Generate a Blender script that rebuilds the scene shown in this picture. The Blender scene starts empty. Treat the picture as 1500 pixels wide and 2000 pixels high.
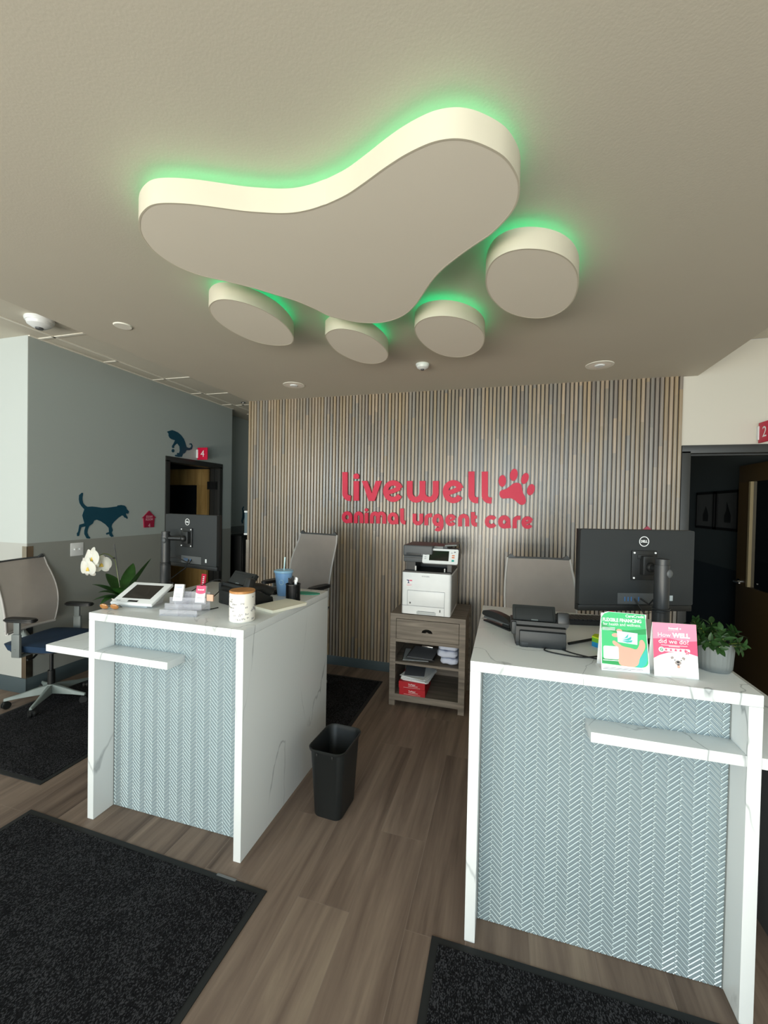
import bpy, bmesh, math, random
from mathutils import Matrix, Vector, noise
from mathutils.geometry import tessellate_polygon
random.seed(7)
S = bpy.context.scene
COL = S.collection
PI = math.pi
# ---------------------------------------------------------------- camera
FPX, YAW, PITCH, ROLL, H = 817.08, math.radians(-16.18), math.radians(-0.9054), math.radians(-1.0916), 1.68
FW = Vector((math.sin(YAW)*math.cos(PITCH), math.cos(YAW)*math.cos(PITCH), math.sin(PITCH)))
_r = Vector((math.cos(YAW), -math.sin(YAW), 0)); _d = FW.cross(_r)
CR = _r*math.cos(ROLL) + _d*math.sin(ROLL)
CD = -_r*math.sin(ROLL) + _d*math.cos(ROLL)
EYE = Vector((0, 0, H))
cd = bpy.data.cameras.new('camera'); cam = bpy.data.objects.new('camera', cd); COL.objects.link(cam)
cd.sensor_fit = 'HORIZONTAL'; cd.sensor_width = 36; cd.lens = FPX*36/1500; cd.clip_start = .02
m = Matrix((CR, -CD, -FW)).transposed().to_4x4(); m.translation = EYE
cam.matrix_world = m; S.camera = cam

def at(px, py, X=None, Y=None, Z=None):
    """point of a known plane seen at a place of the photograph (used to trace outlines onto real planes)"""
    d = CR*((px-750)/FPX) + CD*((py-1000)/FPX) + FW
    for i, v in enumerate((X, Y, Z)):
        if v is not None:
            return EYE + d*((v-EYE[i])/d[i])

# ---------------------------------------------------------------- view, world, light
S.view_settings.view_transform = 'Standard'; S.view_settings.look = 'None'
S.view_settings.gamma = 1; S.view_settings.use_curve_mapping = False
S.view_settings.exposure = 0.2
S.cycles.max_bounces = 8; S.cycles.diffuse_bounces = 5
W = bpy.data.worlds.new('world'); S.world = W; W.use_nodes = True
W.node_tree.nodes['Background'].inputs[0].default_value = (.55, .7, .9, 1)
W.node_tree.nodes['Background'].inputs[1].default_value = .6

def area(name, loc, aim, sx, sy, power, col):
    l = bpy.data.lights.new(name, 'AREA'); l.shape = 'RECTANGLE'; l.size = sx; l.size_y = sy
    l.energy = power; l.color = col
    o = bpy.data.objects.new(name, l); COL.objects.link(o); o.location = loc
    o.rotation_euler = (Vector(aim)-Vector(loc)).to_track_quat('-Z', 'Y').to_euler()
    return o
SKY = (.74, .92, 1.0); WARM = (1.0, .92, .76)
area('daylight_window_west', (-4.65, -2.75, 2.0), (-4.65, 4, 1.9), 2.3, 2.0, 88, SKY)
area('daylight_window_middle', (0, -2.75, 2.0), (0, 4, 1.9), 2.6, 2.0, 80, SKY)
area('daylight_window_east', (2.9, -2.75, 2.0), (2.9, 4, 1.9), 1.5, 2.0, 40, SKY)
area('sunlit_pavement', (-1.6, -4.6, .0), (-1.4, -1.0, 2.6), 8.0, 2.6, 1120, WARM)

# ---------------------------------------------------------------- materials
def lin(c):
    if isinstance(c, str): c = [int(c[i:i+2], 16) for i in (0, 2, 4)]
    return tuple(((v/255+.055)/1.055)**2.4 if v/255 > .04045 else v/255/12.92 for v in c[:3]) + (1,)
def nod(t, k, **kw):
    n = t.nodes.new(k)
    for a, b in kw.items(): setattr(n, a, b)
    return n
def mat(name, col, rough=.5, metal=0, var=.06, scale=14, bump=0, bscale=200, coat=0, spec=.5, trans=0, alpha=1, emit=None, es=0, sheen=0, sub=0):
    m = bpy.data.materials.new(name); m.use_nodes = True; t = m.node_tree; p = t.nodes['Principled BSDF']
    c = lin(col)
    tc = nod(t, 'ShaderNodeTexCoord'); nz = nod(t, 'ShaderNodeTexNoise'); nz.inputs['Scale'].default_value = scale; nz.inputs['Detail'].default_value = 4
    t.links.new(tc.outputs['Object'], nz.inputs['Vector'])
    r = nod(t, 'ShaderNodeMix', data_type='RGBA')
    r.inputs[6].default_value = tuple(v*(1-var) for v in c[:3])+(1,); r.inputs[7].default_value = tuple(min(1, v*(1+var)) for v in c[:3])+(1,)
    t.links.new(nz.outputs['Fac'], r.inputs[0]); t.links.new(r.outputs[2], p.inputs['Base Color'])
    p.inputs['Roughness'].default_value = rough; p.inputs['Metallic'].default_value = metal
    p.inputs['Coat Weight'].default_value = coat; p.inputs['Specular IOR Level'].default_value = spec
    p.inputs['Transmission Weight'].default_value = trans; p.inputs['Alpha'].default_value = alpha
    if sub: p.inputs['Subsurface Weight'].default_value = sub
    if sheen: p.inputs['Sheen Weight'].default_value = sheen
    if emit: p.inputs['Emission Color'].default_value = lin(emit); p.inputs['Emission Strength'].default_value = es
    if bump:
        b = nod(t, 'ShaderNodeBump'); b.inputs['Strength'].default_value = bump; b.inputs['Distance'].default_value = .002
        n2 = nod(t, 'ShaderNodeTexNoise'); n2.inputs['Scale'].default_value = bscale; n2.inputs['Detail'].default_value = 3
        t.links.new(tc.outputs['Object'], n2.inputs['Vector']); t.links.new(n2.outputs['Fac'], b.inputs['Height']); t.links.new(b.outputs['Normal'], p.inputs['Normal'])
    return m
def ramp(t, stops):
    r = nod(t, 'ShaderNodeValToRGB'); e = r.color_ramp.elements
    e[0].position = stops[0][0]; e[0].color = stops[0][1]; e[1].position = stops[1][0]; e[1].color = stops[1][1]
    for s in stops[2:]:
        k = e.new(s[0]); k.color = s[1]
    return r
def mapped(t, scale, rot=(0, 0, 0)):
    tc = nod(t, 'ShaderNodeTexCoord'); mp = nod(t, 'ShaderNodeMapping'); mp.inputs['Scale'].default_value = scale; mp.inputs['Rotation'].default_value = rot
    t.links.new(tc.outputs['Object'], mp.inputs['Vector']); return mp
def planks_mat():
    m = bpy.data.materials.new('vinyl_planks'); m.use_nodes = True; t = m.node_tree; p = t.nodes['Principled BSDF']
    mp = mapped(t, (1, 1, 1), (0, 0, PI/2)); mp.inputs['Location'].default_value = (.38, .345-.235, 0)
    br = nod(t, 'ShaderNodeTexBrick'); br.offset = .37; br.inputs['Scale'].default_value = 1
    br.inputs['Brick Width'].default_value = 1.22; br.inputs['Row Height'].default_value = .235; br.inputs['Mortar Size'].default_value = .0012
    br.inputs['Color1'].default_value = (0, 0, 0, 1); br.inputs['Color2'].default_value = (1, 1, 1, 1); br.inputs['Mortar'].default_value = (.5, .5, .5, 1)
    t.links.new(mp.outputs[0], br.inputs['Vector'])
    g = nod(t, 'ShaderNodeTexNoise', noise_dimensions='4D'); g.inputs['Scale'].default_value = 1; g.inputs['Detail'].default_value = 6; g.inputs['Roughness'].default_value = .6; g.inputs['Distortion'].default_value = .6
    mg = mapped(t, (13, .9, 1)); t.links.new(mg.outputs[0], g.inputs['Vector'])
    mu = nod(t, 'ShaderNodeMath', operation='MULTIPLY'); mu.inputs[1].default_value = 9; t.links.new(br.outputs['Color'], mu.inputs[0]); t.links.new(mu.outputs[0], g.inputs['W'])
    ad = nod(t, 'ShaderNodeMath', operation='MULTIPLY_ADD'); ad.inputs[1].default_value = .16; t.links.new(br.outputs['Color'], ad.inputs[0]); t.links.new(g.outputs['Fac'], ad.inputs[2])
    r = ramp(t, [(.33, lin('4d4037')), (.85, lin('96867400'[:6])), (.5, lin('6c5c51')), (.66, lin('7f6e61'))])
    t.links.new(ad.outputs[0], r.inputs[0])
    mx = nod(t, 'ShaderNodeMix', data_type='RGBA'); mx.inputs[7].default_value = lin('8f8278'); mf = nod(t, 'ShaderNodeMath', operation='MULTIPLY'); mf.inputs[1].default_value = .35; t.links.new(br.outputs['Fac'], mf.inputs[0]); t.links.new(mf.outputs[0], mx.inputs[0]); t.links.new(r.outputs[0], mx.inputs[6])
    t.links.new(mx.outputs[2], p.inputs['Base Color']); p.inputs['Roughness'].default_value = .5; p.inputs['Specular IOR Level'].default_value = .28
    bp = nod(t, 'ShaderNodeBump'); bp.inputs['Strength'].default_value = .15; bp.inputs['Distance'].default_value = .001; t.links.new(g.outputs['Fac'], bp.inputs['Height']); t.links.new(bp.outputs[0], p.inputs['Normal'])
    return m
def quartz_mat():
    m = bpy.data.materials.new('white_quartz'); m.use_nodes = True; t = m.node_tree; p = t.nodes['Principled BSDF']
    mp = mapped(t, (2.3, 2.1, .8), (.25, .2, .4))
    n = nod(t, 'ShaderNodeTexNoise'); n.inputs['Scale'].default_value = 1.5; n.inputs['Detail'].default_value = 5; n.inputs['Roughness'].default_value = .42; n.inputs['Distortion'].default_value = .3
    t.links.new(mp.outputs[0], n.inputs['Vector'])
    s = nod(t, 'ShaderNodeMath', operation='SUBTRACT'); s.inputs[1].default_value = .5; a = nod(t, 'ShaderNodeMath', operation='ABSOLUTE')
    t.links.new(n.outputs['Fac'], s.inputs[0]); t.links.new(s.outputs[0], a.inputs[0])
    r = ramp(t, [(0.0, (1, 1, 1, 1)), (.0075, (0, 0, 0, 1))]); t.links.new(a.outputs[0], r.inputs[0])
    n2 = nod(t, 'ShaderNodeTexNoise'); n2.inputs['Scale'].default_value = 2.6; n2.inputs['Detail'].default_value = 2; t.links.new(mapped(t, (1, 1, 1)).outputs[0], n2.inputs['Vector'])
    r2 = ramp(t, [(.38, (0, 0, 0, 1)), (.55, (.8, .8, .8, 1))]); t.links.new(n2.outputs['Fac'], r2.inputs[0])
    mu = nod(t, 'ShaderNodeMath', operation='MULTIPLY'); t.links.new(r.outputs[0], mu.inputs[0]); t.links.new(r2.outputs[0], mu.inputs[1])
    mx = nod(t, 'ShaderNodeMix', data_type='RGBA'); mx.inputs[6].default_value = lin('d9dddd'); mx.inputs[7].default_value = lin('80878a'); t.links.new(mu.outputs[0], mx.inputs[0])
    t.links.new(mx.outputs[2], p.inputs['Base Color']); p.inputs['Roughness'].default_value = .32
    return m
def wall_mat(name, up, low, zs):
    m = bpy.data.materials.new(name); m.use_nodes = True; t = m.node_tree; p = t.nodes['Principled BSDF']
    mp = mapped(t, (1, 1, 1)); sp = nod(t, 'ShaderNodeSeparateXYZ'); t.links.new(mp.outputs[0], sp.inputs[0])
    g = nod(t, 'ShaderNodeMath', operation='GREATER_THAN'); g.inputs[1].default_value = zs; t.links.new(sp.outputs[2], g.inputs[0])
    mx = nod(t, 'ShaderNodeMix', data_type='RGBA'); mx.inputs[6].default_value = lin(low); mx.inputs[7].default_value = lin(up); t.links.new(g.outputs[0], mx.inputs[0])
    t.links.new(mx.outputs[2], p.inputs['Base Color']); p.inputs['Roughness'].default_value = .6
    n = nod(t, 'ShaderNodeTexNoise'); n.inputs['Scale'].default_value = 160; t.links.new(mp.outputs[0], n.inputs['Vector'])
    b = nod(t, 'ShaderNodeBump'); b.inputs['Strength'].default_value = .12; b.inputs['Distance'].default_value = .001; t.links.new(n.outputs['Fac'], b.inputs['Height']); t.links.new(b.outputs[0], p.inputs['Normal'])
    return m
def slat_mat():
    m = bpy.data.materials.new('slat_wood'); m.use_nodes = True; t = m.node_tree; p = t.nodes['Principled BSDF']
    at_ = nod(t, 'ShaderNodeAttribute', attribute_name='tone')
    n = nod(t, 'ShaderNodeTexNoise'); n.inputs['Scale'].default_value = 1; n.inputs['Detail'].default_value = 5; t.links.new(mapped(t, (70, 30, 2.5)).outputs[0], n.inputs['Vector'])
    r = ramp(t, [(.3, (.72, .72, .72, 1)), (.7, (1.18, 1.16, 1.12, 1))]); t.links.new(n.outputs['Fac'], r.inputs[0])
    mx = nod(t, 'ShaderNodeMix', data_type='RGBA', blend_type='MULTIPLY'); mx.inputs[0].default_value = 1; t.links.new(at_.outputs['Color'], mx.inputs[6]); t.links.new(r.outputs[0], mx.inputs[7])
    t.links.new(mx.outputs[2], p.inputs['Base Color']); p.inputs['Roughness'].default_value = .4; p.inputs['Specular IOR Level'].default_value = .6; p.inputs['Coat Weight'].default_value = 1; p.inputs['Coat Roughness'].default_value = .27
    return m
def carpet_mat():
    m = bpy.data.materials.new('charcoal_carpet'); m.use_nodes = True; t = m.node_tree; p = t.nodes['Principled BSDF']
    v = nod(t, 'ShaderNodeTexVoronoi'); v.inputs['Scale'].default_value = 360; t.links.new(mapped(t, (1, .55, 1), (0, 0, .6)).outputs[0], v.inputs['Vector'])
    n = nod(t, 'ShaderNodeTexNoise'); n.inputs['Scale'].default_value = 5; n.inputs['Detail'].default_value = 5; t.links.new(mapped(t, (1, 1, 1)).outputs[0], n.inputs['Vector'])
    sx = nod(t, 'ShaderNodeSeparateColor'); t.links.new(v.outputs['Color'], sx.inputs[0])
    ad = nod(t, 'ShaderNodeMath', operation='MULTIPLY_ADD'); ad.inputs[1].default_value = .5; t.links.new(n.outputs['Fac'], ad.inputs[0]); t.links.new(sx.outputs[0], ad.inputs[2])
    r = ramp(t, [(.3, lin('0b0b0d')), (1.25, lin('3d3d40')), (.8, lin('18181a')), (.95, lin('212124'))]); 
    r.color_ramp.elements[-1].position = 1.0
    t.links.new(ad.outputs[0], r.inputs[0]); t.links.new(r.outputs[0], p.inputs['Base Color']); p.inputs['Roughness'].default_value = .95; p.inputs['Specular IOR Level'].default_value = .1
    b = nod(t, 'ShaderNodeBump'); b.inputs['Strength'].default_value = .9; b.inputs['Distance'].default_value = .004; t.links.new(sx.outputs[1], b.inputs['Height']); t.links.new(b.outputs[0], p.inputs['Normal'])
    return m
def grain_mat(name, a, b_, sc=(1, 30, 30), rough=.55):
    m = bpy.data.materials.new(name); m.use_nodes = True; t = m.node_tree; p = t.nodes['Principled BSDF']
    n = nod(t, 'ShaderNodeTexNoise'); n.inputs['Scale'].default_value = 1.2; n.inputs['Detail'].default_value = 6; n.inputs['Distortion'].default_value = .5; t.links.new(mapped(t, sc).outputs[0], n.inputs['Vector'])
    r = ramp(t, [(.3, lin(a)), (.7, lin(b_))]); t.links.new(n.outputs['Fac'], r.inputs[0]); t.links.new(r.outputs[0], p.inputs['Base Color']); p.inputs['Roughness'].default_value = rough
    return m
def perf_mat():
    m = mat('black_wire_mesh', '17181a', .4, .6); t = m.node_tree; p = t.nodes['Principled BSDF']
    v = nod(t, 'ShaderNodeTexVoronoi'); v.inputs['Scale'].default_value = 330; v.inputs['Randomness'].default_value = 0; t.links.new(mapped(t, (1, 1, 1)).outputs[0], v.inputs['Vector'])
    g = nod(t, 'ShaderNodeMath', operation='GREATER_THAN'); g.inputs[1].default_value = .38; t.links.new(v.outputs['Distance'], g.inputs[0]); t.links.new(g.outputs[0], p.inputs['Alpha'])
    return m

MT = dict(
 floor=planks_mat(), quartz=quartz_mat(), slat=slat_mat(), carpet=carpet_mat(), perf=perf_mat(),
 ceiling=mat('ceiling_paint', 'c4bdae', .7, bump=.15, bscale=120, var=.02, scale=3),
 tile=mat('ceiling_tile', 'cfc9ba', .8, bump=.5, bscale=260, var=.03),
 tbar=mat('grid_white', 'e8e4d8', .5),
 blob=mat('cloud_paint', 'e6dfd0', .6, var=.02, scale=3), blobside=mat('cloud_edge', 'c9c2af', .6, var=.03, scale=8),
 led=mat('green_led', '12e07a', .5, emit='00f5a8', es=4.2),
 wall=wall_mat('two_tone_wall', 'aab3b1', '8f928d', 1.295), wallw=wall_mat('white_wall', 'c6c1b5', 'c6c1b5', 9),
 wallf=wall_mat('two_tone_wall_lit', 'bcc2bf', 'adaea9', 1.295), wallr=wall_mat('exam_wall', '5c6668', '3c4850', 1.02), walld=mat('dark_room_paint', '4a4c4c', .7),  # wallf: same two-tone paint, lightened; window light put into its colour
 base=mat('vinyl_base', '3f4b4f', .5), frame=mat('charcoal_frame', '2c2d2c', .42), metal=mat('brushed_steel', 'cfc4b4', .22, 1, bump=.1),
 gwood=grain_mat('grey_oak', '5d554c', '8b8175', (2, 30, 30)), oak=grain_mat('oak_veneer', '8a6c3e', 'b08f58', (14, 14, 1.5), .4), bamboo=grain_mat('bamboo', 'a9713c', 'c58d52', (40, 3, 3), .4),
 glasstile=mat('grey_glass_tile', '7d8c92', .14, var=.12, scale=60, coat=.4), tileedge=mat('tile_edge', 'd0dfe2', .15, coat=1), grout=mat('dark_grout', '424b4d', .8),  # tileedge: pale glass edge, with the window highlight put into its colour
 black=mat('black_plastic', '141617', .42), black2=mat('satin_black', '1e2224', .5, bump=.1), rubber=mat('black_rubber', '0d0f10', .6), bin=mat('black_polyethylene', '15191a', .48, bump=.15, bscale=500),
 dgrey=mat('dark_grey_plastic', '4b4e50', .5), lgrey=mat('light_grey_plastic', '8e9694', .45), mgrey=mat('mid_grey_plastic', '6b7170', .45),
 mesh=mat('grey_mesh_fabric', 'cac3bd', .85, alpha=.97, bump=.6, bscale=900), navy=mat('navy_fabric', '0c2c48', .7, bump=.5, bscale=700),
 white=mat('white_plastic', 'e6e9ea', .35), paper=mat('paper', 'eef0f0', .7), cream=mat('cream_paper', 'e8e4d2', .75), ceram=mat('white_ceramic', 'ece8df', .25, coat=.3),
 screen=mat('dark_screen', '1c1a18', .12, coat=.3), red=mat('sign_red', 'c8143c', .42, spec=.3), redbox=mat('red_carton', 'b5101f', .5), crimson=mat('plaque_crimson', '9c1c3e', .45),
 teal=mat('teal_vinyl', '0d4458', .5), tcloth=mat('teal_cloth', '3f9c82', .8), blue=mat('powder_blue', '7fa9d6', .35), bstraw=mat('pale_straw', 'bcdde0', .3),
 acr=mat('clear_acrylic', 'e6e8f4', .08, alpha=.17), leaf=mat('leaf_green', '2f5a24', .35, var=.35, scale=30), leaf2=mat('shrub_green', '355a2c', .4, var=.45, scale=40),
 stem=mat('plant_stem', '5d6b2a', .5), petal=mat('orchid_petal', 'f4f2ea', .5, sub=.2), throat=mat('orchid_throat', 'd9b850', .5), soil=mat('soil', '241b14', .9),
 potg=mat('grey_pot', '727878', .45), lime=mat('lime_foam', 'b7d016', .6), limed=mat('green_foam', '6fb52a', .6), cyan=mat('blue_foam', '1d93c9', .6),
 green1=mat('card_green', '2fb46a', .35), green2=mat('card_deep_green', '0f8f45', .35), gteal=mat('card_teal', '2fb0a6', .35), skin=mat('printed_skin', 'e9a08c', .4), skin2=mat('printed_skin_shade', 'd98a76', .4),
 pink=mat('card_pink', 'd94a70', .35), pinkl=mat('card_light_pink', 'e88aa4', .35), lav=mat('card_lavender', 'c9cbe6', .3), ink=mat('grey_ink', '7c8088', .6), inkb=mat('blue_ink', '5a79a8', .6),
 orange=mat('orange_key', 'd8733e', .5), navyp=mat('navy_ink', '2a2f6b', .5), towel=mat('white_terry', 'cdd4e6', .9, bump=.8, bscale=300), amber=mat('amber_lens', 'a06c38', .2, coat=.5), chrome=mat('chrome', 'd0d0d0', .15, 1),
 usb=mat('usb_blue', '3c6ea5', .4), glass=mat('dark_glass', '15181a', .05, coat=1), tan=mat('tan_card', 'caa48c', .6), clip=mat('grey_slate_sheet', '6d7178', .5), steelgrey=mat('pale_grey', 'b9bfc0', .4),
 artp=mat('art_paper', '6d6f6e', .7), pole=mat('pole_charcoal', '2a2c2e', .4), teeth=mat('pad_grey', 'c8c8c4', .5),
)

# ---------------------------------------------------------------- mesh helpers
T = lambda x=0, y=0, z=0: Matrix.Translation((x, y, z))
RX = lambda a: Matrix.Rotation(math.radians(a), 4, 'X')
RY = lambda a: Matrix.Rotation(math.radians(a), 4, 'Y')
RZ = lambda a: Matrix.Rotation(math.radians(a), 4, 'Z')
SC = lambda x, y, z: Matrix.Diagonal((x, y, z, 1))
class B:
    def __init__(s): s.bm = bmesh.new()
    def add(s, t, M=None, mi=0):
        for f in t.faces: f.material_index = mi
        if M is not None: t.transform(M)
        me = bpy.data.meshes.new('tmp'); t.to_mesh(me); t.free(); s.bm.from_mesh(me); bpy.data.meshes.remove(me); return s
    def box(s, x0, x1, y0, y1, z0, z1, bev=0, seg=2, M=None, mi=0):
        t = bmesh.new(); bmesh.ops.create_cube(t, size=1)
        t.transform(T((x0+x1)/2, (y0+y1)/2, (z0+z1)/2) @ SC(abs(x1-x0), abs(y1-y0), abs(z1-z0)))
        if bev: bmesh.ops.bevel(t, geom=t.edges[:], offset=bev, segments=seg, affect='EDGES', profile=.6)
        return s.add(t, M, mi)
    def cyl(s, r0, r1, h, n=24, M=None, mi=0, bev=0):
        t = bmesh.new(); bmesh.ops.create_cone(t, cap_ends=True, segments=n, radius1=r0, radius2=r1, depth=h); t.transform(T(0, 0, h/2))
        if bev: bmesh.ops.bevel(t, geom=[e for e in t.edges if abs(e.verts[0].co.z-e.verts[1].co.z) < 1e-6], offset=bev, segments=2, affect='EDGES')
        return s.add(t, M, mi)
    def ball(s, r, M=None, mi=0, n=16):
        t = bmesh.new(); bmesh.ops.create_uvsphere(t, u_segments=n, v_segments=max(6, n//2), radius=r); return s.add(t, M, mi)
    def prism(s, poly, d, M=None, mi=0):
        """2D outline in XY, from z=0 to z=d"""
        t = bmesh.new(); lo = [t.verts.new((x, y, 0)) for x, y in poly]; hi = [t.verts.new((x, y, d)) for x, y in poly]; n = len(poly)
        for tr in tessellate_polygon([[Vector((x, y, 0)) for x, y in poly]]):
            for vs in ([lo[i] for i in tr], [hi[i] for i in tr][::-1]):
                try: t.faces.new(vs)
                except ValueError: pass
        for i in range(n):
            t.faces.new((lo[i], lo[(i+1) % n], hi[(i+1) % n], hi[i]))
        bmesh.ops.recalc_face_normals(t, faces=t.faces[:]); return s.add(t, M, mi)
    def lathe(s, prof, n=32, M=None, mi=0):
        t = bmesh.new(); rings = []
        for r, z in prof:
            rings.append([t.verts.new((r*math.cos(2*PI*i/n), r*math.sin(2*PI*i/n), z)) for i in range(n)] if r > 1e-6 else [t.verts.new((0, 0, z))])
        for a, b in zip(rings, rings[1:]):
            for i in range(n):
                j = (i+1) % n
                if len(a) == 1 and len(b) == 1: continue
                if len(a) == 1: t.faces.new((a[0], b[j], b[i]))
                elif len(b) == 1: t.faces.new((a[i], a[j], b[0]))
                else: t.faces.new((a[i], a[j], b[j], b[i]))
        bmesh.ops.recalc_face_normals(t, faces=t.faces[:]); return s.add(t, M, mi)
    def tube(s, pts, r, n=8, M=None, mi=0, sx=1):
        t = bmesh.new(); pts = [Vector(p) for p in pts]; rings = []
        rr = r if isinstance(r, (list, tuple)) else [r]*len(pts)
        for i, p in enumerate(pts):
            d = (pts[min(i+1, len(pts)-1)]-pts[max(i-1, 0)]).normalized()
            u = d.cross(Vector((0, 0, 1)))
            if u.length < .05: u = Vector((1, 0, 0))
            u.normalize(); v = d.cross(u)
            rings.append([t.verts.new(p + u*(math.cos(2*PI*k/n)*rr[i]*sx) + v*(math.sin(2*PI*k/n)*rr[i])) for k in range(n)])
        for a, b in zip(rings, rings[1:]):
            for k in range(n): t.faces.new((a[k], a[(k+1) % n], b[(k+1) % n], b[k]))
        t.faces.new(rings[0][::-1]); t.faces.new(rings[-1])
        bmesh.ops.recalc_face_normals(t, faces=t.faces[:]); return s.add(t, M, mi)
    def stroke(s, pts, w, d, M=None, mi=0):
        """flat ribbon of width w along a 2D line, thickness d"""
        t = bmesh.new(); P = [Vector(p) for p in pts]; L = []
        for i, p in enumerate(P):
            a = (p-P[i-1]).normalized() if i else None; b = (P[i+1]-p).normalized() if i < len(P)-1 else None
            dd = ((a or b)+(b or a)).normalized(); nn = Vector((-dd.y, dd.x)); k = w/2/max(.5, nn.dot(Vector((-(a or b).y, (a or b).x))))
            L.append([t.verts.new((q.x, q.y, z)) for q in (p+nn*k, p-nn*k) for z in (0, d)])
        for a, b in zip(L, L[1:]):
            for i, j in ((0, 1), (1, 3), (3, 2), (2, 0)): t.faces.new((a[i], a[j], b[j], b[i]))
        t.faces.new([L[0][i] for i in (0, 2, 3, 1)]); t.faces.new([L[-1][i] for i in (0, 1, 3, 2)])
        bmesh.ops.recalc_face_normals(t, faces=t.faces[:]); return s.add(t, M, mi)
def lnk(o, parent=None):
    COL.objects.link(o)
    if parent: o.parent = parent
    return o
def ob(name, b, mats, parent=None, smooth=40, loc=None, rot=None, label=None, kind=None, cat=None, group=None):
    me = bpy.data.meshes.new(name); b.bm.to_mesh(me); b.bm.free()
    for m_ in (mats if isinstance(mats, (list, tuple)) else [mats]): me.materials.append(MT[m_] if isinstance(m_, str) else m_)
    if smooth: me.shade_smooth(); me.set_sharp_from_angle(angle=math.radians(smooth))
    o = bpy.data.objects.new(name, me); lnk(o, parent)
    if loc: o.location = loc
    if rot: o.rotation_euler = rot
    if label: o['label'] = label
    if cat: o['category'] = cat
    if group: o['group'] = group
    if kind: o['kind'] = kind
    return o
def thing(name, label, cat, loc, rz=0, group=None):
    o = bpy.data.objects.new(name, None); lnk(o); o.empty_display_size = .05
    o.location = loc; o.rotation_euler = (0, 0, math.radians(rz)); o['label'] = label; o['category'] = cat
    if group: o['group'] = group
    return o
def struct(name, b, m_, parent=None, smooth=40): return ob(name, b, m_, parent, smooth, kind='structure' if parent is None else None)
def dup(root, loc, rz, label=None):
    r = root.copy(); COL.objects.link(r); r.location = loc; r.rotation_euler = (0, 0, math.radians(rz))
    if label: r['label'] = label
    for ch in root.children:
        c = ch.copy(); COL.objects.link(c); c.parent = r
        for g in ch.children:
            d = g.copy(); COL.objects.link(d); d.parent = c
    return r
def text(s, size, M, mi=0, b=None, bold=0, depth=.0004, align='CENTER', sx=1):
    """lettering as a thin solid, in XY before M"""
    c = bpy.data.curves.new('t', 'FONT'); c.body = s; c.size = size; c.align_x = align; c.align_y = 'CENTER'; c.extrude = depth; c.offset = bold; c.resolution_u = 3
    o = bpy.data.objects.new('t', c); COL.objects.link(o); bpy.context.view_layer.update()
    me = bpy.data.meshes.new_from_object(o.evaluated_get(bpy.context.evaluated_depsgraph_get()))
    bpy.data.objects.remove(o); bpy.data.curves.remove(c)
    t = bmesh.new(); t.from_mesh(me); bpy.data.meshes.remove(me); b = b or B(); t.transform(SC(sx, 1, 1)); return b.add(t, M, mi)
def arc(cx, cy, rx, ry, a0, a1, n=12): return [(cx+rx*math.cos(math.radians(a0+(a1-a0)*i/n)), cy+ry*math.sin(math.radians(a0+(a1-a0)*i/n))) for i in range(n+1)]
def rrect(x0, x1, y0, y1, r, n=5):
    return arc(x1-r, y1-r, r, r, 0, 90, n)+arc(x0+r, y1-r, r, r, 90, 180, n)+arc(x0+r, y0+r, r, r, 180, 270, n)+arc(x1-r, y0+r, r, r, 270, 360, n)
def catmull(P, k=6):
    n = len(P); out = []
    for i in range(n):
        a, b, c, d = (Vector(P[(i+j) % n]) for j in (-1, 0, 1, 2))
        for s in range(k):
            t = s/k; out.append(tuple(.5*((2*b)+(c-a)*t+(2*a-5*b+4*c-d)*t*t+(3*b-a-3*c+d)*t**3)))
    return out
XZ = Matrix(((1, 0, 0, 0), (0, 0, -1, 0), (0, 1, 0, 0), (0, 0, 0, 1)))   # XY outline stood upright, depth towards -Y (faces the viewer)
YZ = Matrix(((0, 0, 1, 0), (1, 0, 0, 0), (0, 1, 0, 0), (0, 0, 0, 1)))    # outline x->Y, y->Z, depth towards +X

# ================================================================ SETTING
C, ZA, WY = 2.802, 3.069, 4.061
WX0, WX1, GX = -2.757, 1.40, -3.929
DZ = 1.091
struct('floor', B().box(-7, 4, -5.2, 8.2, -.1, 0), 'floor', smooth=0)
struct('ceiling', B().box(WX0, 1.504, -.8, WY, C, ZA+.1), 'ceiling', smooth=0)
struct('ceiling', B().box(-7, WX0, -2.6, 8.2, ZA, ZA+.1).box(WX0, 1.504, -2.6, -.8, ZA, ZA+.1).box(1.504, 4, -2.6, WY, ZA, ZA+.1), 'tile', smooth=0)
g = B()
for x in (-6.17, -5.56, -4.95, -4.34): g.box(x-.012, x+.012, -2.6, 2.585, ZA-.006, ZA)
g.box(-3.752, -3.728, -2.6, 8, ZA-.006, ZA).box(-3.142, -3.118, -2.6, 8, ZA-.006, ZA).box(GX-.0, GX+.02, 2.585, 5.355, ZA-.008, ZA)
for i in range(-6, 6): g.box(-3.92, -3.74, 2.667+.61*i*1-.012, 2.667+.61*i+.012, ZA-.006, ZA)
for y in (-.99, .23, 1.45, 2.667, 3.885, 4.555, 5.165): g.box(-3.74, WX0, y-.012, y+.012, ZA-.006, ZA)
for i in range(-8, 1): g.box(-7, GX, 2.05+.61*i-.012, 2.05+.61*i+.012, ZA-.006, ZA)
struct('trim_1', g, 'tbar', smooth=0)
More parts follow.
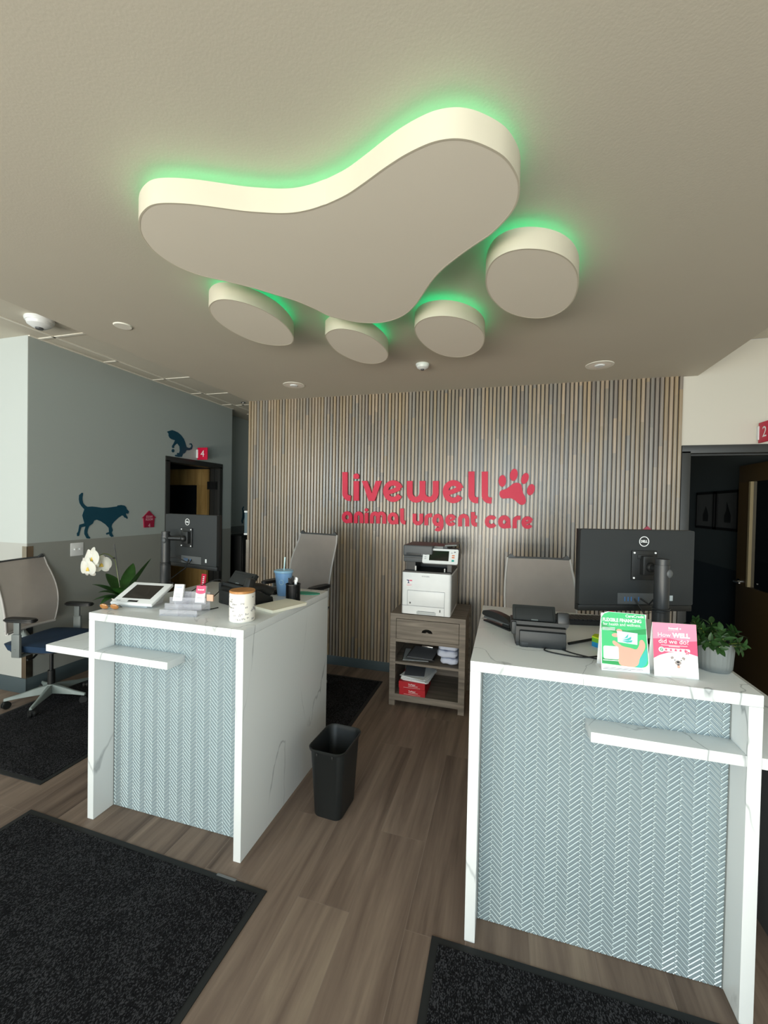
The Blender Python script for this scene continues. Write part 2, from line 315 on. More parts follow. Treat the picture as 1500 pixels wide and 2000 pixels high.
# slatted timber wall
def slats():
    bm = bmesh.new(); lay = bm.loops.layers.float_color.new('tone')
    pal = ['968570', '8e7e69', '837b70', '937f62', '7b7065', '9a8770', '8b7a60', '867967', '938370', '7b746b', '8f7f67', '857968']
    n = 119; pitch = (WX1-WX0)/n; z0, z1 = .1, C
    for i in range(n):
        x = WX0+pitch*i; z = z0; off = random.uniform(-.5, 0); first = True
        while z < z1-1e-4:
            L = random.choice((.3, .45, .6, .9, 1.2))+(off if first else 0); first = False
            e = min(z1, z+max(.12, L)); col = list(lin(random.choice(pal))); k = random.uniform(.93, 1.07); col = [c*k for c in col[:3]]+[1]
            dep = random.uniform(.0, .0008)
            prof = [(x+.0045, WY), (x+.0045, WY-.019-dep), (x+.0068, WY-.0222-dep), (x+pitch/2, WY-.0228-dep), (x+pitch-.0068, WY-.0222-dep), (x+pitch-.0045, WY-.019-dep), (x+pitch-.0045, WY)]
            a = [bm.verts.new((px, py, z)) for px, py in prof]; b = [bm.verts.new((px, py, e)) for px, py in prof]
            fs = [bm.faces.new((a[k], a[k+1], b[k+1], b[k])) for k in range(6)]+[bm.faces.new(a[::-1]), bm.faces.new(b)]
            for f in fs:
                for l in f.loops: l[lay] = col
            z = e
    r = bmesh.ops.create_cube(bm, size=1)
    bmesh.ops.transform(bm, matrix=T((WX0+WX1)/2, WY+.08, (C+.2)/2+.05) @ SC(WX1-WX0, .16, C+.1+.2), verts=r['verts'])
    dk = lin('1c1916')
    for v in r['verts']:
        for l in v.link_loops: l[lay] = dk
    o = B(); o.bm.free(); o.bm = bm; return o
struct('wall_back', slats(), 'slat', smooth=50)
struct('baseboard_back', B().box(WX0, WX1, WY-.014, WY, 0, .1, .003), 'base')
struct('trim_2', B().box(WX0-.004, WX0+.035, WY-.027, WY-.023, .1, 1.27).box(WX0-.004, WX0, WY-.027, WY+.05, .1, 1.27), 'metal')
# grey wall with the doorway
w = B().box(GX-.14, GX, 2.592, 4.14, 0, ZA).box(GX-.14, GX, 5.09, 5.355, 0, ZA).box(GX-.14, GX, 4.14, 5.09, 2.178, ZA)
struct('wall_left', w, 'wall', smooth=0)
struct('wall_front_left', B().box(-7, GX, 2.584, 2.592, 0, ZA).box(-7, GX-.14, 2.592, 2.72, 0, ZA), 'wallf', smooth=0)
struct('baseboard_left', B().box(GX, GX+.012, 2.585, 4.09, 0, .13, .003).box(-7, GX+.012, 2.573, 2.587, 0, .13, .003).box(GX, GX+.012, 5.14, 5.355, 0, .13, .003), 'base')
struct('trim_3', B().box(GX-.05, GX+.003, 2.581, 2.585, .13, 1.27).box(GX, GX+.003, 2.582, 2.635, .13, 1.27), 'metal')
struct('wall_corridor', B().box(-4.5, -4.22, 5.355, 8.2, 0, ZA), 'wall', smooth=0)
struct('wall_corridor_right', B().box(WX0, WX0+.12, 4.222, 8.2, 0, ZA), 'wall', smooth=0)
struct('wall_corridor_back', B().box(-4.5, WX0+.12, 8.0, 8.2, 0, ZA), 'wall', smooth=0)
struct('trim_4', B().box(-4.22, -4.205, 5.355, 8, 1.2, 1.295), 'mgrey')
struct('wall_room_left', B().box(-7, -6.9, 2.7, 5.7, 0, ZA).box(-7, -4.5, 5.4, 5.5, 0, ZA).box(-4.5, GX-.14, 5.3, 5.36, 0, ZA), 'walld', smooth=0)
# right wall with its doorway
DX0, DX1 = 1.447, 2.347
w = B().box(WX1, DX0, WY+.002, WY+.14, 0, ZA).box(DX1, 4, WY+.002, WY+.14, 0, ZA).box(DX0, DX1, WY+.002, WY+.14, 2.178, ZA).box(WX1-.02, WX1, WY-.001, WY+.1, C-.0, ZA)
struct('wall_right', w, 'wallw', smooth=0)
struct('wall_far_right', B().box(3.9, 4, -2.6, WY, 0, ZA), 'wallw', smooth=0)
struct('wall_far_left', B().box(-7.1, -7, -2.6, 8.2, 0, ZA), 'wallf', smooth=0)
struct('wall_exam_room', B().box(2.5, 2.6, WY+.14, 7.6, 0, 2.8).box(1.2, 2.6, 7.6, 7.7, 0, 2.8).box(1.2, 1.3, WY+.16, 7.6, 0, 2.8), 'wallr', smooth=0)
struct('ceiling', B().box(1.2, 2.6, WY+.14, 7.7, 2.7, 2.8), 'tile', smooth=0)
# storefront behind the viewer: sill, header and mullions with daylight coming in
w = B().box(-7, 4, -2.66, -2.56, 0, .15).box(-7, 4, -2.66, -2.56, 3.0, ZA)
for x in (-6.9, -5.87, -3.43, -2.4, -1.37, 1.37, 2.1, 3.7, 3.9): w.box(x-.06, x+.06, -2.66, -2.56, .15, 3.0)
struct('wall_front', w, 'frame', smooth=0)
struct('window_1', B().box(-5.81, -3.49, -2.62, -2.6, .15, .21).box(-5.81, -3.49, -2.62, -2.6, .92, .98), 'frame')
struct('window_2', B().box(-1.31, 1.31, -2.62, -2.6, .15, .21).box(-1.31, 1.31, -2.62, -2.6, .92, .98), 'frame')

# door_1: open door of exam room on the left
d = B(); Y0, Y1, ZT = 4.14, 5.09, 2.178
d.box(GX-.15, GX+.012, Y0-.048, Y0+.018, 0, ZT-.0, .003).box(GX-.15, GX+.012, Y1-.018, Y1+.048, 0, ZT, .003).box(GX-.15, GX+.012, Y0-.048, Y1+.048, ZT-.018, ZT+.048, .003)
d.box(GX-.1, GX-.07, Y1-.035, Y1-.018, 0, ZT-.03)
d1 = struct('door_1', d, 'frame')
lf = B(); LY = 5.03
lf.box(-4.99, -4.09, LY, LY+.045, .01, 1.16, .002).box(-4.99, -4.09, LY, LY+.045, 1.92, 2.15, .002).box(-4.99, -4.87, LY, LY+.045, 1.16, 1.92).box(-4.27, -4.09, LY, LY+.045, 1.16, 1.92)
l1 = ob('door_leaf', lf, 'oak', d1)
ob('glass_pane', B().box(-4.87, -4.27, LY+.018, LY+.026, 1.16, 1.92), 'glass', l1)
ob('hinge', B().box(-4.09, -4.03, LY-.006, LY+.02, 1.86, 1.97).box(-4.035, GX-.02, LY+.0, LY+.035, 1.86, 1.97), 'black', d1)
# door_2: open door of exam room on the right
d = B(); d.box(DX0-.047, DX0+.018, WY-.022, WY+.15, 0, 2.178, .003).box(DX1-.018, DX1+.047, WY-.022, WY+.15, 0, 2.178, .003).box(DX0-.047, DX1+.047, WY-.022, WY+.15, 2.16, 2.226, .003)
d.box(DX0+.018, DX0+.032, WY+.05, WY+.1, 0, 2.16).box(DX0+.018, DX1-.018, WY+.05, WY+.1, 2.146, 2.16)
d2 = struct('door_2', d, 'frame')
lf = B(); LX = 2.29
lf.box(LX, LX+.045, 4.24, 5.13, .01, .95, .002).box(LX, LX+.045, 4.24, 5.13, 1.98, 2.15, .002).box(LX, LX+.045, 4.24, 4.4, .95, 1.98).box(LX, LX+.045, 4.93, 5.13, .95, 1.98)
l2 = ob('door_leaf', lf, mat('dark_walnut', '4a3a22', .4), d2)
ob('glass_pane', B().box(LX+.018, LX+.026, 4.4, 4.93, .95, 1.98), 'glass', l2)
ob('vision_frame', B().box(LX-.008, LX+.05, 4.9, 4.93, .95, 1.98).box(LX-.008, LX+.05, 4.4, 4.43, .95, 1.98), mat('pale_oak_bead', '9a8a68', .4), l2)
h = B().cyl(.028, .028, .012, 20, T(LX, 5.06, .98) @ RY(-90)).tube([(LX-.01, 5.06, .98), (LX-.05, 5.06, .98), (LX-.055, 5.03, .98), (LX-.055, 4.94, .98)], .008)
ob('door_handle', h, 'chrome', l2)

# ================================================================ CEILING PAW
ZB, ZT_ = 2.677, 2.760
def cloud(name, outline, label, cat, group=None):
    c = Vector((0, 0))
    for p in outline: c += Vector(p)
    c /= len(outline)
    r = thing(name, label, cat, (c.x, c.y, ZB), 0, group)
    P = [(x-c.x, y-c.y) for x, y in outline]
    t = bmesh.new(); n = len(P); lo = [t.verts.new((x, y, 0)) for x, y in P]; hi = [t.verts.new((x, y, ZT_-ZB)) for x, y in P]
    for i in range(n):
        f = t.faces.new((lo[i], lo[(i+1) % n], hi[(i+1) % n], hi[i]))
    bmesh.ops.recalc_face_normals(t, faces=t.faces[:])
    side = B(); 
    # rim band with real thickness
    def inset(d):
        out = []
        for i in range(n):
            a = Vector(P[i-1]); b = Vector(P[(i+1) % n]); e = (b-a).normalized(); out.append((P[i][0]-e.y*d*sgn, P[i][1]+e.x*d*sgn))
        return out
    area2 = sum(P[i][0]*P[(i+1) % n][1]-P[(i+1) % n][0]*P[i][1] for i in range(n)); sgn = 1 if area2 > 0 else -1
    t.free()
    I = inset(.006)
    t = bmesh.new(); rings = [[t.verts.new((x, y, z)) for x, y in Q] for Q, z in ((P, .0), (P, ZT_-ZB), (I, ZT_-ZB), (I, .0))]
    for k in range(4):
        a, b2 = rings[k], rings[(k+1) % 4]
        for i in range(n): t.faces.new((a[i], a[(i+1) % n], b2[(i+1) % n], b2[i]))
    bmesh.ops.recalc_face_normals(t, faces=t.faces[:]); side.add(t)
    ob('edge_band', side, 'blobside', r, 60)
    ob('panel', B().prism(I, ZT_-ZB-.004, T(0, 0, .0005)), 'blob', r, 30)
    J = inset(.05); J2 = inset(.056)
    t = bmesh.new(); rings = [[t.verts.new((x, y, z)) for x, y in Q] for Q, z in ((J, ZT_-ZB), (J, ZT_-ZB+.01), (J2, ZT_-ZB+.012), (J2, ZT_-ZB))]
    for k in range(4):
        a, b2 = rings[k], rings[(k+1) % 4]
        for i in range(n): t.faces.new((a[i], a[(i+1) % n], b2[(i+1) % n], b2[i]))
    bmesh.ops.recalc_face_normals(t, faces=t.faces[:])
    ob('led_strip', B().add(t), 'led', r, 60, label='green glowing light strip along the top edge')
    # hangers up to the ceiling
    for k in range(4):
        q = Vector(P[k*n//4])*.55; hb = B().cyl(.012, .012, C-ZT_+.004, 10, T(q.x, q.y, ZT_-ZB-.003)); ob('hanger', hb, 'tbar', r)
    return r
z3 = lambda L, ox, oy, k: [tuple(at(ox+x*k, oy+y*k, Z=ZB)[:2]) for x, y in L]
main = [(76, 930), (82, 880), (105, 838), (150, 798), (210, 778), (300, 773), (420, 778), (560, 793), (700, 812), (860, 833), (1000, 843), (1120, 848), (1230, 841), (1340, 818), (1430, 788)]
P1 = z3(main, 250, 190, .26667)
m2 = [(0, 740), (130, 678), (260, 590), (390, 495), (520, 410), (650, 343), (760, 303), (880, 286), (990, 297), (1100, 335), (1200, 388), (1260, 440), (1310, 515), (1338, 590), (1338, 680), (1310, 765), (1250, 850), (1150, 950), (1060, 1012), (960, 1080), (870, 1148), (790, 1215), (720, 1295), (660, 1385), (610, 1455), (540, 1518), (450, 1558), (350, 1576), (220, 1573), (110, 1553), (0, 1525)]
P2 = z3(m2, 640, 190, .28)
m3 = [(1380, 1560), (1230, 1495), (1050, 1440), (870, 1388), (690, 1345), (540, 1312), (400, 1262), (280, 1200), (180, 1125), (110, 1040), (82, 980)]
P3 = z3(m3, 250, 190, .26667)
cloud('ceiling_cloud', catmull(P1+P2+P3, 4), 'large white paw pad shaped panel floating under the ceiling with green glow', 'ceiling panel')
def fitell(L):
    """outline points of a pad -> smooth closed outline"""
    return catmull([tuple(at(380+x*.5467, 420+y*.5467, Z=ZB)[:2]) for x, y in L], 5)
cloud('toe_panel', fitell([(50, 335), (62, 313), (88, 302), (125, 302), (180, 314), (240, 337), (297, 370), (335, 405), (354, 438), (346, 460), (312, 467), (262, 464), (205, 450), (145, 424), (98, 395), (65, 366)]), 'leftmost of the four oval toe panels, longest and most slanted', 'ceiling panel', 'toe panels of the ceiling paw')
cloud('toe_panel', fitell([(467, 437), (475, 420), (497, 409), (530, 406), (580, 415), (630, 435), (670, 464), (690, 490), (689, 512), (668, 527), (630, 532), (585, 525), (535, 505), (495, 478)]), 'small oval toe panel under the lower tip of the big paw pad', 'ceiling panel', 'toe panels of the ceiling paw')
cloud('toe_panel', fitell([(785, 410), (796, 386), (825, 369), (868, 361), (915, 362), (965, 373), (1010, 395), (1034, 424), (1035, 455), (1018, 482), (982, 502), (935, 509), (880, 500), (835, 477), (800, 444)]), 'oval toe panel second from the right, beside the largest toe', 'ceiling panel', 'toe panels of the ceiling paw')
cloud('toe_panel', fitell([(1039, 235), (1047, 195), (1070, 160), (1110, 135), (1160, 122), (1210, 120), (1265, 127), (1315, 145), (1352, 175), (1371, 215), (1371, 260), (1355, 303), (1325, 337), (1280, 361), (1225, 370), (1165, 364), (1110, 344), (1068, 308), (1046, 272)]), 'rightmost and largest round toe panel of the ceiling paw', 'ceiling panel', 'toe panels of the ceiling paw')

# ceiling fittings
def can_light(x, y, label):
    r = thing('recessed_downlight', label, 'ceiling light', (x, y, C), 0, 'recessed downlights')
    ob('trim_ring', B().lathe([(.078, -.004), (.1, -.004), (.102, 0), (.1, .0), (.078, .0)], 36), 'tbar', r)
    ob('reflector', B().lathe([(.079, -.003), (.072, -.0036), (.0, -.0036)], 36), mat('pearl_reflector', 'f2eadf', .4), r)
    ob('lamp', B().lathe([(0, -.012), (.03, -.011), (.038, -.0036), (0, -.0036)], 24), 'white', r)
can_light(-1.948, 3.574, 'unlit white recessed downlight near the left end of the timber wall')
can_light(.677, 3.6, 'unlit white recessed downlight near the right end of the timber wall')
def detector(x, y, z, s, label):
    r = thing('smoke_detector', label, 'smoke detector', (x, y, z))
    ob('base', B().lathe([(0, 0), (.062*s, 0), (.064*s, -.008*s), (.06*s, -.02*s), (0, -.02*s)], 32), 'white', r)
    ob('head', B().lathe([(.056*s, -.02*s), (.052*s, -.034*s), (.03*s, -.048*s), (0, -.05*s)], 32), 'white', r)
    ob('sensor', B().lathe([(.018*s, -.047*s), (.016*s, -.056*s), (0, -.057*s)], 20), 'dgrey', r)
detector(-.655, 3.27, C, .85, 'white round detector on the ceiling between the toe panels and the timber wall')
detector(-3.48, 2.369, ZA, 1.5, 'white dome detector on the lower tiled ceiling at the left edge')
ob('sprinkler_cover', B().lathe([(0, -.006), (.05, -.006), (.055, 0), (0, 0)], 36), 'tbar', loc=(-2.386, 2.124, C), label='flat white round cover plate on the ceiling left of the paw', cat='sprinkler cover')
r = thing('sprinkler', 'small chrome sprinkler head on the tiled ceiling beside the timber wall', 'sprinkler', tuple(at(475, 786, Z=ZA)))
ob('escutcheon', B().lathe([(0, 0), (.035, 0), (.03, -.006), (0, -.008)], 24), 'chrome', r)
ob('head', B().cyl(.008, .008, .03, 12, T(0, 0, -.036)).cyl(.018, .018, .003, 16, T(0, 0, -.039)), 'chrome', r)

# ================================================================ WALL GRAPHICS
# sign on the timber wall
SY = WY-.028; LT = .02
s1 = lambda u, v: (lambda p: (p.x, p.z))(at(640+u/6.818, 900+v/6.82, Y=SY-LT))
s2 = lambda u, v: (lambda p: (p.x, p.z))(at(850+u/7.143, 900+v/7.14, Y=SY-LT))
sg = thing('wall_sign', 'raised red lettering livewell animal urgent care with paw on the timber wall', 'sign', (-.69, SY, 1.5))
SM = T(.69, 0, -1.5) @ XZ
def letter(strokes, w=None, polys=()):
    b = B()
    for q_, st in enumerate(strokes):
        f, pts = st[0], st[1]; ww = st[2] if len(st) > 2 else w
        b.stroke([f(*p) for p in pts], ww, LT+.0007*q_, SM)
    for f, pts in polys: b.prism([f(*p) for p in pts], LT+.0021, SM)
    ob('letter', b, 'red', sg, 30)
BW, LW = .057, .0375
letter([(s1, [(228, 150), (228, 430)]+arc(290, 430, 62, 68, 180, 100, 8)[1:]+[(305, 500)])], BW)
b_i = [(s1, [(380, 270), (380, 532)])]
letter(b_i, BW, [(s1, [(347, 240)]+arc(380, 206, 39, 38, 150, 390, 14)+[(413, 240)])])
letter([], polys=[(s1, [(455, 268), (527, 268), (587, 432), (640, 268), (717, 268), (625, 535), (545, 535)])])
letter([(s1, arc(871, 404, 101, 110, -20, -330, 26), .052), (s1, [(962, 362), (880, 398), (800, 424)], .044)])
letter([(s1, [(1092, 268), (1092, 425)]+arc(1176, 425, 84, 94, 180, 0, 12)[1:]), (s1, [(1262, 268), (1262, 425)]+arc(1350, 425, 88, 94, 180, 0, 12)[1:]+[(1438, 268)]), (s1, [(1262, 300), (1262, 430)])], BW)
letter([(s2, arc(253, 430, 109, 122, -20, -328, 26), .054), (s2, [(355, 382), (260, 422), (170, 452)], .045)])
letter([(s2, [(505, 148), (505, 475)]+arc(575, 475, 70, 75, 180, 100, 8)[1:]+[(600, 550)])], BW)
letter([(s2, [(692, 150), (692, 478)]+arc(762, 478, 70, 75, 180, 100, 8)[1:]+[(787, 554)])], BW)
# second line
letter([(s1, arc(257, 752, 47, 56, 0, 360, 22)), (s1, [(303, 752), (303, 828)])], LW)
letter([(s1, [(372, 832), (372, 742)]+arc(411, 742, 39, 44, 180, 360, 10)[1:]+[(450, 832)])], LW)
letter([(s1, [(514, 690), (514, 834)])], LW, [(s1, arc(514, 655, 24, 23, 0, 350, 14))])
letter([(s1, [(585, 835), (585, 742)]+arc(628, 742, 41, 42, 180, 360, 9)[1:]+[(669, 835)]), (s1, [(669, 742)]+arc(711, 742, 42, 42, 180, 360, 9)+[(753, 838)])], LW)
letter([(s1, arc(868, 768, 47, 56, 0, 360, 22)), (s1, [(915, 768), (915, 845)])], LW)
letter([(s1, [(988, 635), (988, 780)]+arc(1018, 780, 30, 42, 180, 100, 6)[1:]+[(1034, 824)])], LW)
letter([(s1, [(1154, 705), (1154, 790)]+arc(1200, 790, 46, 44, 180, 0, 10)[1:]+[(1246, 705)])], LW)
letter([(s1, [(1312, 860), (1312, 775)]+arc(1357, 775, 45, 48, 180, 268, 7)[1:]+[(1388, 727)])], LW)
letter([(s2, arc(35, 828, 49, 62, 0, 360, 20)), (s2, [(88, 828), (88, 905)]+arc(38, 900, 50, 58, 0, 130, 8)[1:])], LW)
letter([(s2, arc(218, 828, 54, 60, -22, -325, 20), .033), (s2, [(268, 806), (218, 828), (172, 842)], .026)])
letter([(s2, [(346, 915), (346, 818)]+arc(396, 818, 50, 50, 180, 360, 10)[1:]+[(446, 915)])], LW)
letter([(s2, [(527, 715), (527, 850)]+arc(565, 850, 38, 42, 180, 110, 6)[1:]+[(582, 893)]), (s2, [(527, 786), (582, 786)], .03)], LW)
letter([(s2, arc(780, 850, 60, 62, -35, -325, 20))], LW)
letter([(s2, arc(963, 853, 54, 62, 0, 360, 20)), (s2, [(1017, 853), (1030, 940)], .036)], LW+.004)
letter([(s2, [(1110, 942), (1110, 845)]+arc(1160, 845, 50, 50, 180, 268, 7)[1:]+[(1190, 796)])], LW)
letter([(s2, arc(1288, 862, 57, 62, -22, -325, 20), .034), (s2, [(1342, 838), (1290, 862), (1240, 876)], .027)])
pw = [(1120, 306), (1160, 308), (1192, 322), (1208, 355), (1217, 410), (1228, 455), (1258, 505), (1268, 555), (1258, 595), (1225, 614), (1185, 612), (1150, 585), (1105, 545), (1060, 522), (1000, 522), (945, 528), (910, 508), (895, 468), (902, 430), (930, 408), (990, 392), (1045, 352), (1085, 318)]
ob('paw_emblem', B().prism([s2(*p) for p in pw], LT, SM), 'red', sg, 30)
for cx, cy, rx, ry, tl in ((937, 280, 53, 82, 3), (1097, 195, 54, 85, 10), (1253, 245, 49, 80, 20), (1335, 402, 52, 80, 18)):
    q = []
    for k in range(24):
        a = 2*PI*k/24; x, y = rx*math.cos(a), ry*math.sin(a); tr = math.radians(tl); q.append(s2(cx+x*math.cos(tr)-y*math.sin(tr), cy+x*math.sin(tr)+y*math.cos(tr)))
    ob('paw_toe', B().prism(q, LT, SM), 'red', sg, 30)
# silhouettes on the grey wall
def decal(name, pts, ox, oy, k, label, cat, X=GX, mt='teal', extra=()):
    org = at(ox+pts[0][0]*k, oy+pts[0][1]*k, X=X); b = B()
    for L in (pts,)+tuple(extra):
        b.prism([(lambda p: (p.y-org.y, p.z-org.z))(at(ox+x*k, oy+y*k, X=X)) for x, y in L], .004, YZ)
    return ob(name, b, mt, loc=(X+.0005, org.y, org.z), smooth=0, label=label, cat=cat)
dog = [(175, 108), (190, 118), (188, 150), (180, 190), (182, 235), (192, 285), (225, 325), (268, 352), (345, 346), (430, 355), (520, 370), (620, 365), (720, 352), (778, 345), (790, 328), (850, 320), (910, 332), (938, 362), (948, 395), (985, 432), (970, 470), (930, 465), (935, 495), (960, 535), (955, 562), (935, 545), (905, 535), (885, 505), (860, 500), (800, 540), (735, 600), (695, 650), (682, 690), (705, 755), (685, 795), (700, 830), (722, 862), (680, 872), (650, 845), (645, 820), (595, 832), (590, 805), (640, 785), (635, 715), (580, 655), (500, 600), (430, 573), (382, 588), (360, 640), (300, 680), (275, 740), (265, 800), (285, 855), (320, 890), (300, 900), (255, 895), (215, 820), (215, 760), (235, 690), (160, 705), (135, 790), (120, 855), (90, 855), (85, 810), (108, 780), (130, 660), (215, 635), (195, 560), (180, 500), (210, 410), (215, 395), (165, 340), (132, 285), (120, 220), (125, 150)]
decal('wall_decal', dog, 140, 950, 1/8.824, 'dark teal walking dog silhouette above the grey lower wall', 'wall decal')
catp = [(132, 108), (175, 95), (215, 84), (250, 95), (310, 122), (360, 165), (405, 225), (430, 290), (450, 360), (490, 375), (520, 365), (530, 335), (515, 315), (495, 320), (500, 302), (530, 300), (550, 340), (540, 390), (500, 412), (450, 412), (425, 455), (392, 470), (375, 520), (320, 522), (262, 508), (262, 488), (300, 480), (292, 455), (330, 455), (340, 420), (335, 350), (300, 300), (270, 320), (248, 345), (250, 372), (220, 375), (212, 345), (240, 300), (262, 250), (230, 240), (205, 232), (175, 210), (158, 178), (158, 140)]
ball = arc(230, 420, 22, 28, 0, 345, 12)
decal('wall_decal', catp, 310, 830, .12, 'dark teal cat silhouette reaching down over the left doorway', 'wall decal', extra=(ball,))
tailp = [(1375, 1325), (1388, 1330), (1372, 1370), (1385, 1395), (1450, 1398), (1450, 1440), (1400, 1480), (1385, 1530), (1370, 1560), (1375, 1600), (1352, 1605), (1342, 1560), (1358, 1500), (1362, 1420), (1355, 1360)]
decal('wall_decal', tailp, 310, 830, .12, 'dark animal silhouette on the far corridor wall, partly behind the timber wall', 'wall decal', X=-4.22)
def plaque(name, pts, ox, oy, k, label, lines, numz):
    pl = [at(ox+x*k, oy+y*k, X=GX) for x, y in pts]; o0 = pl[0]
    r = thing(name, label, 'sign', (GX, o0.y, o0.z))
    ob('plate', B().prism([(p.y-o0.y, p.z-o0.z) for p in pl], .012, YZ), 'crimson', r, 0)
    FX = Matrix(((0, 0, 1, 0), (1, 0, 0, 0), (0, 1, 0, 0), (0, 0, 0, 1)))
    cy = sum(p.y for p in pl)/len(pl)-o0.y
    b = B(); text('EXAM', .034, T(.012, cy, -.068) @ FX, b=b, bold=.001); text('ROOM', .034, T(.012, cy, -.1) @ FX, b=b, bold=.001); text('4', .06, T(.012, cy, -.17) @ FX, b=b, bold=.001)
    ob('lettering', b, mat('plaque_pink', 'd79aa8', .5), r, 0)
plaque('room_plaque', [(1325, 420), (1440, 540), (1415, 545), (1405, 702), (1238, 710), (1230, 545), (1205, 548)], 140, 950, 1/8.824, 'crimson house shaped plaque reading EXAM ROOM 4 right of the dog silhouette', 0, 0)
def flag(x, y, z0, z1, w, char, label, facing):
    """flag sign standing off a wall; facing 'y' = plate across X, 'x' = plate along Y"""
    r = thing('flag_sign', label, 'sign', (x, y, z0), 0 if facing == 'y' else -90)
    h = z1-z0
    ob('bracket', B().box(-.0, .028, -.012, .012, h*.16, h*.84, .002), 'white', r)
    ob('plate', B().box(.016, .016+w, -.006, .006, 0, h, .002), 'red', r)
    b = B(); text(char, h*.74, T(.016+w*.52, -.0065, h*.48) @ XZ, b=b)
    ob('numeral', b, 'white', r, 0)
p4 = at(384, 877, X=GX); flag(GX+.002, p4.y, 2.232, 2.392, .155, '4', 'red flag sign with a white 4 above the left doorway', 'y')
flag(1.93, WY, 2.232, 2.392, .155, '2', 'red flag sign with a white 2 above the right doorway', 'x')
# light switch plate
r = thing('switch_plate', 'white double switch plate on the grey lower wall behind the orchid', 'switch', (GX, 3.02, 1.205))
ob('plate', B().box(0, .006, -.062, .062, -.062, .062, .003), 'white', r)
for dy in (-.024, .024): ob('toggle', B().cyl(.009, .008, .012, 12, T(.006, dy, .0) @ RY(90)), 'white', r)
# box sign on the end of the timber wall
r = thing('wall_dispenser', 'slim blue grey box with white ends fixed to the left end of the timber wall', 'dispenser', (WX0-.002, WY+.05, 1.32))
ob('body', B().box(-.045, -.004, -.05, .05, .02, .25, .004), mat('slate_blue', '5a6e76', .5), r)
for z in (0, .25): ob('end_cap', B().box(-.048, -.0, -.053, .053, z, z+.02, .003), 'white', r)
# corridor cabinet, exam room pictures, extra plaque
cb = thing('display_cabinet', 'black glass fronted cabinet in the dark corridor left of the timber wall', 'cabinet', (-4.2, 6.1, 0))
ob('carcass', B().box(0, .32, -.55, 1.1, 0, 1.17, .004), 'black', cb)
ob('door', B().box(.32, .335, -.53, .26, .05, 1.13, .003), 'glass', cb); ob('door', B().box(.32, .335, .28, 1.08, .05, 1.13, .003), 'glass', cb)
for i, (px0, px1, lab) in enumerate(((1364.5, 1400, 'black framed print on the dark exam room wall, farthest from the door'), (1403, 1448, 'black framed print on the dark exam room wall, middle of the row'), (1455, 1500, 'black framed print on the dark exam room wall, nearest the open door'))):
    a = at(px0, 960, X=2.5); c = at(px1, 960, X=2.5); z1 = 1.93; z0 = 1.46
    r = thing('picture_frame', lab, 'picture', (2.5, (a.y+c.y)/2, (z0+z1)/2), 0, 'framed prints in the exam room')
    hw = abs(a.y-c.y)/2; hh = (z1-z0)/2
    ob('frame', B().box(-.025, 0, -hw, hw, hh-.03, hh).box(-.025, 0, -hw, hw, -hh, -hh+.03).box(-.025, 0, -hw, -hw+.03, -hh, hh).box(-.025, 0, hw-.03, hw, -hh, hh), 'rubber', r, 0)
    ob('print', B().box(-.01, -.002, -hw+.03, hw-.03, -hh+.03, hh-.03), 'artp', r, 0)
    ob('figure', B().prism([(-.07, -.14), (.07, -.14), (.075, -.06), (.03, 0), (.0, .05) if i == 0 else (.02, .1), (-.04, .0), (-.075, -.06)], .002, T(-.0125, 0, 0) @ YZ), 'black', r, 0)
ps = at(1264, 1027, Y=WY-.024)
r = thing('room_plaque', 'small red house shaped plaque peeking over the right monitor on the timber wall', 'sign', tuple(ps))
ob('plate', B().prism([(0, 0), (.055, -.055), (.045, -.055), (.045, -.16), (-.045, -.16), (-.045, -.055), (-.055, -.055)], .01, XZ), 'crimson', r, 0)

# ================================================================ RECEPTION DESKS
def herringbone(x0, x1, z0, z1, Wt=.0144, n=4, grout=.002):
    bm = bmesh.new(); L = n*Wt; cx, cz = (x0+x1)/2, (z0+z1)/2; R = math.hypot(x1-x0, z1-z0)/2+L
    c45 = math.sqrt(.5); g2 = grout/2; e = .0015; hgt = .0035
    def tile(a0, a1, b0, b1):
        mx, my = (a0+a1)/2, (b0+b1)/2; X = (mx-my)*c45; Z = (mx+my)*c45
        if abs(X) > (x1-x0)/2+L or abs(Z) > (z1-z0)/2+L: return
        q = []
        for (ins, h) in ((g2, 0), (g2, .0018), (g2+e, hgt)):
            q.append([bm.verts.new((cx+(u-v)*c45, -h, cz+(u+v)*c45)) for u, v in ((a0+ins, b0+ins), (a1-ins, b0+ins), (a1-ins, b1-ins), (a0+ins, b1-ins))])
        bm.faces.new(q[2]).material_index = 0
        for k in range(2):
            for i in range(4): bm.faces.new((q[k][i], q[k][(i+1) % 4], q[k+1][(i+1) % 4], q[k+1][i])).material_index = 1
    K = int(R/Wt)+n*2; J = int(R/L)+2
    for j in range(-J, J+1):
        for k in range(-K, K+1):
            ox, oy = k*Wt+j*2*L, k*Wt
            if abs((ox-oy)*c45) > (x1-x0)/2+2*L or abs((ox+oy)*c45) > (z1-z0)/2+3*L: continue
            tile(ox, ox+L, oy, oy+Wt); tile(ox+L, ox+L+Wt, oy+(1-n)*Wt, oy+Wt)
    for co, no in (((x0, 0, 0), (-1, 0, 0)), ((x1, 0, 0), (1, 0, 0)), ((0, 0, z0), (0, 0, -1)), ((0, 0, z1), (0, 0, 1))):
        bmesh.ops.bisect_plane(bm, geom=bm.verts[:]+bm.edges[:]+bm.faces[:], plane_co=co, plane_no=no, clear_outer=True)
    bmesh.ops.recalc_face_normals(bm, faces=bm.faces[:])
    up = sum(f.normal.y for f in bm.faces if f.material_index == 0)
    if up > 0: bmesh.ops.reverse_faces(bm, faces=bm.faces[:])
    o = B(); o.bm.free(); o.bm = bm; return o
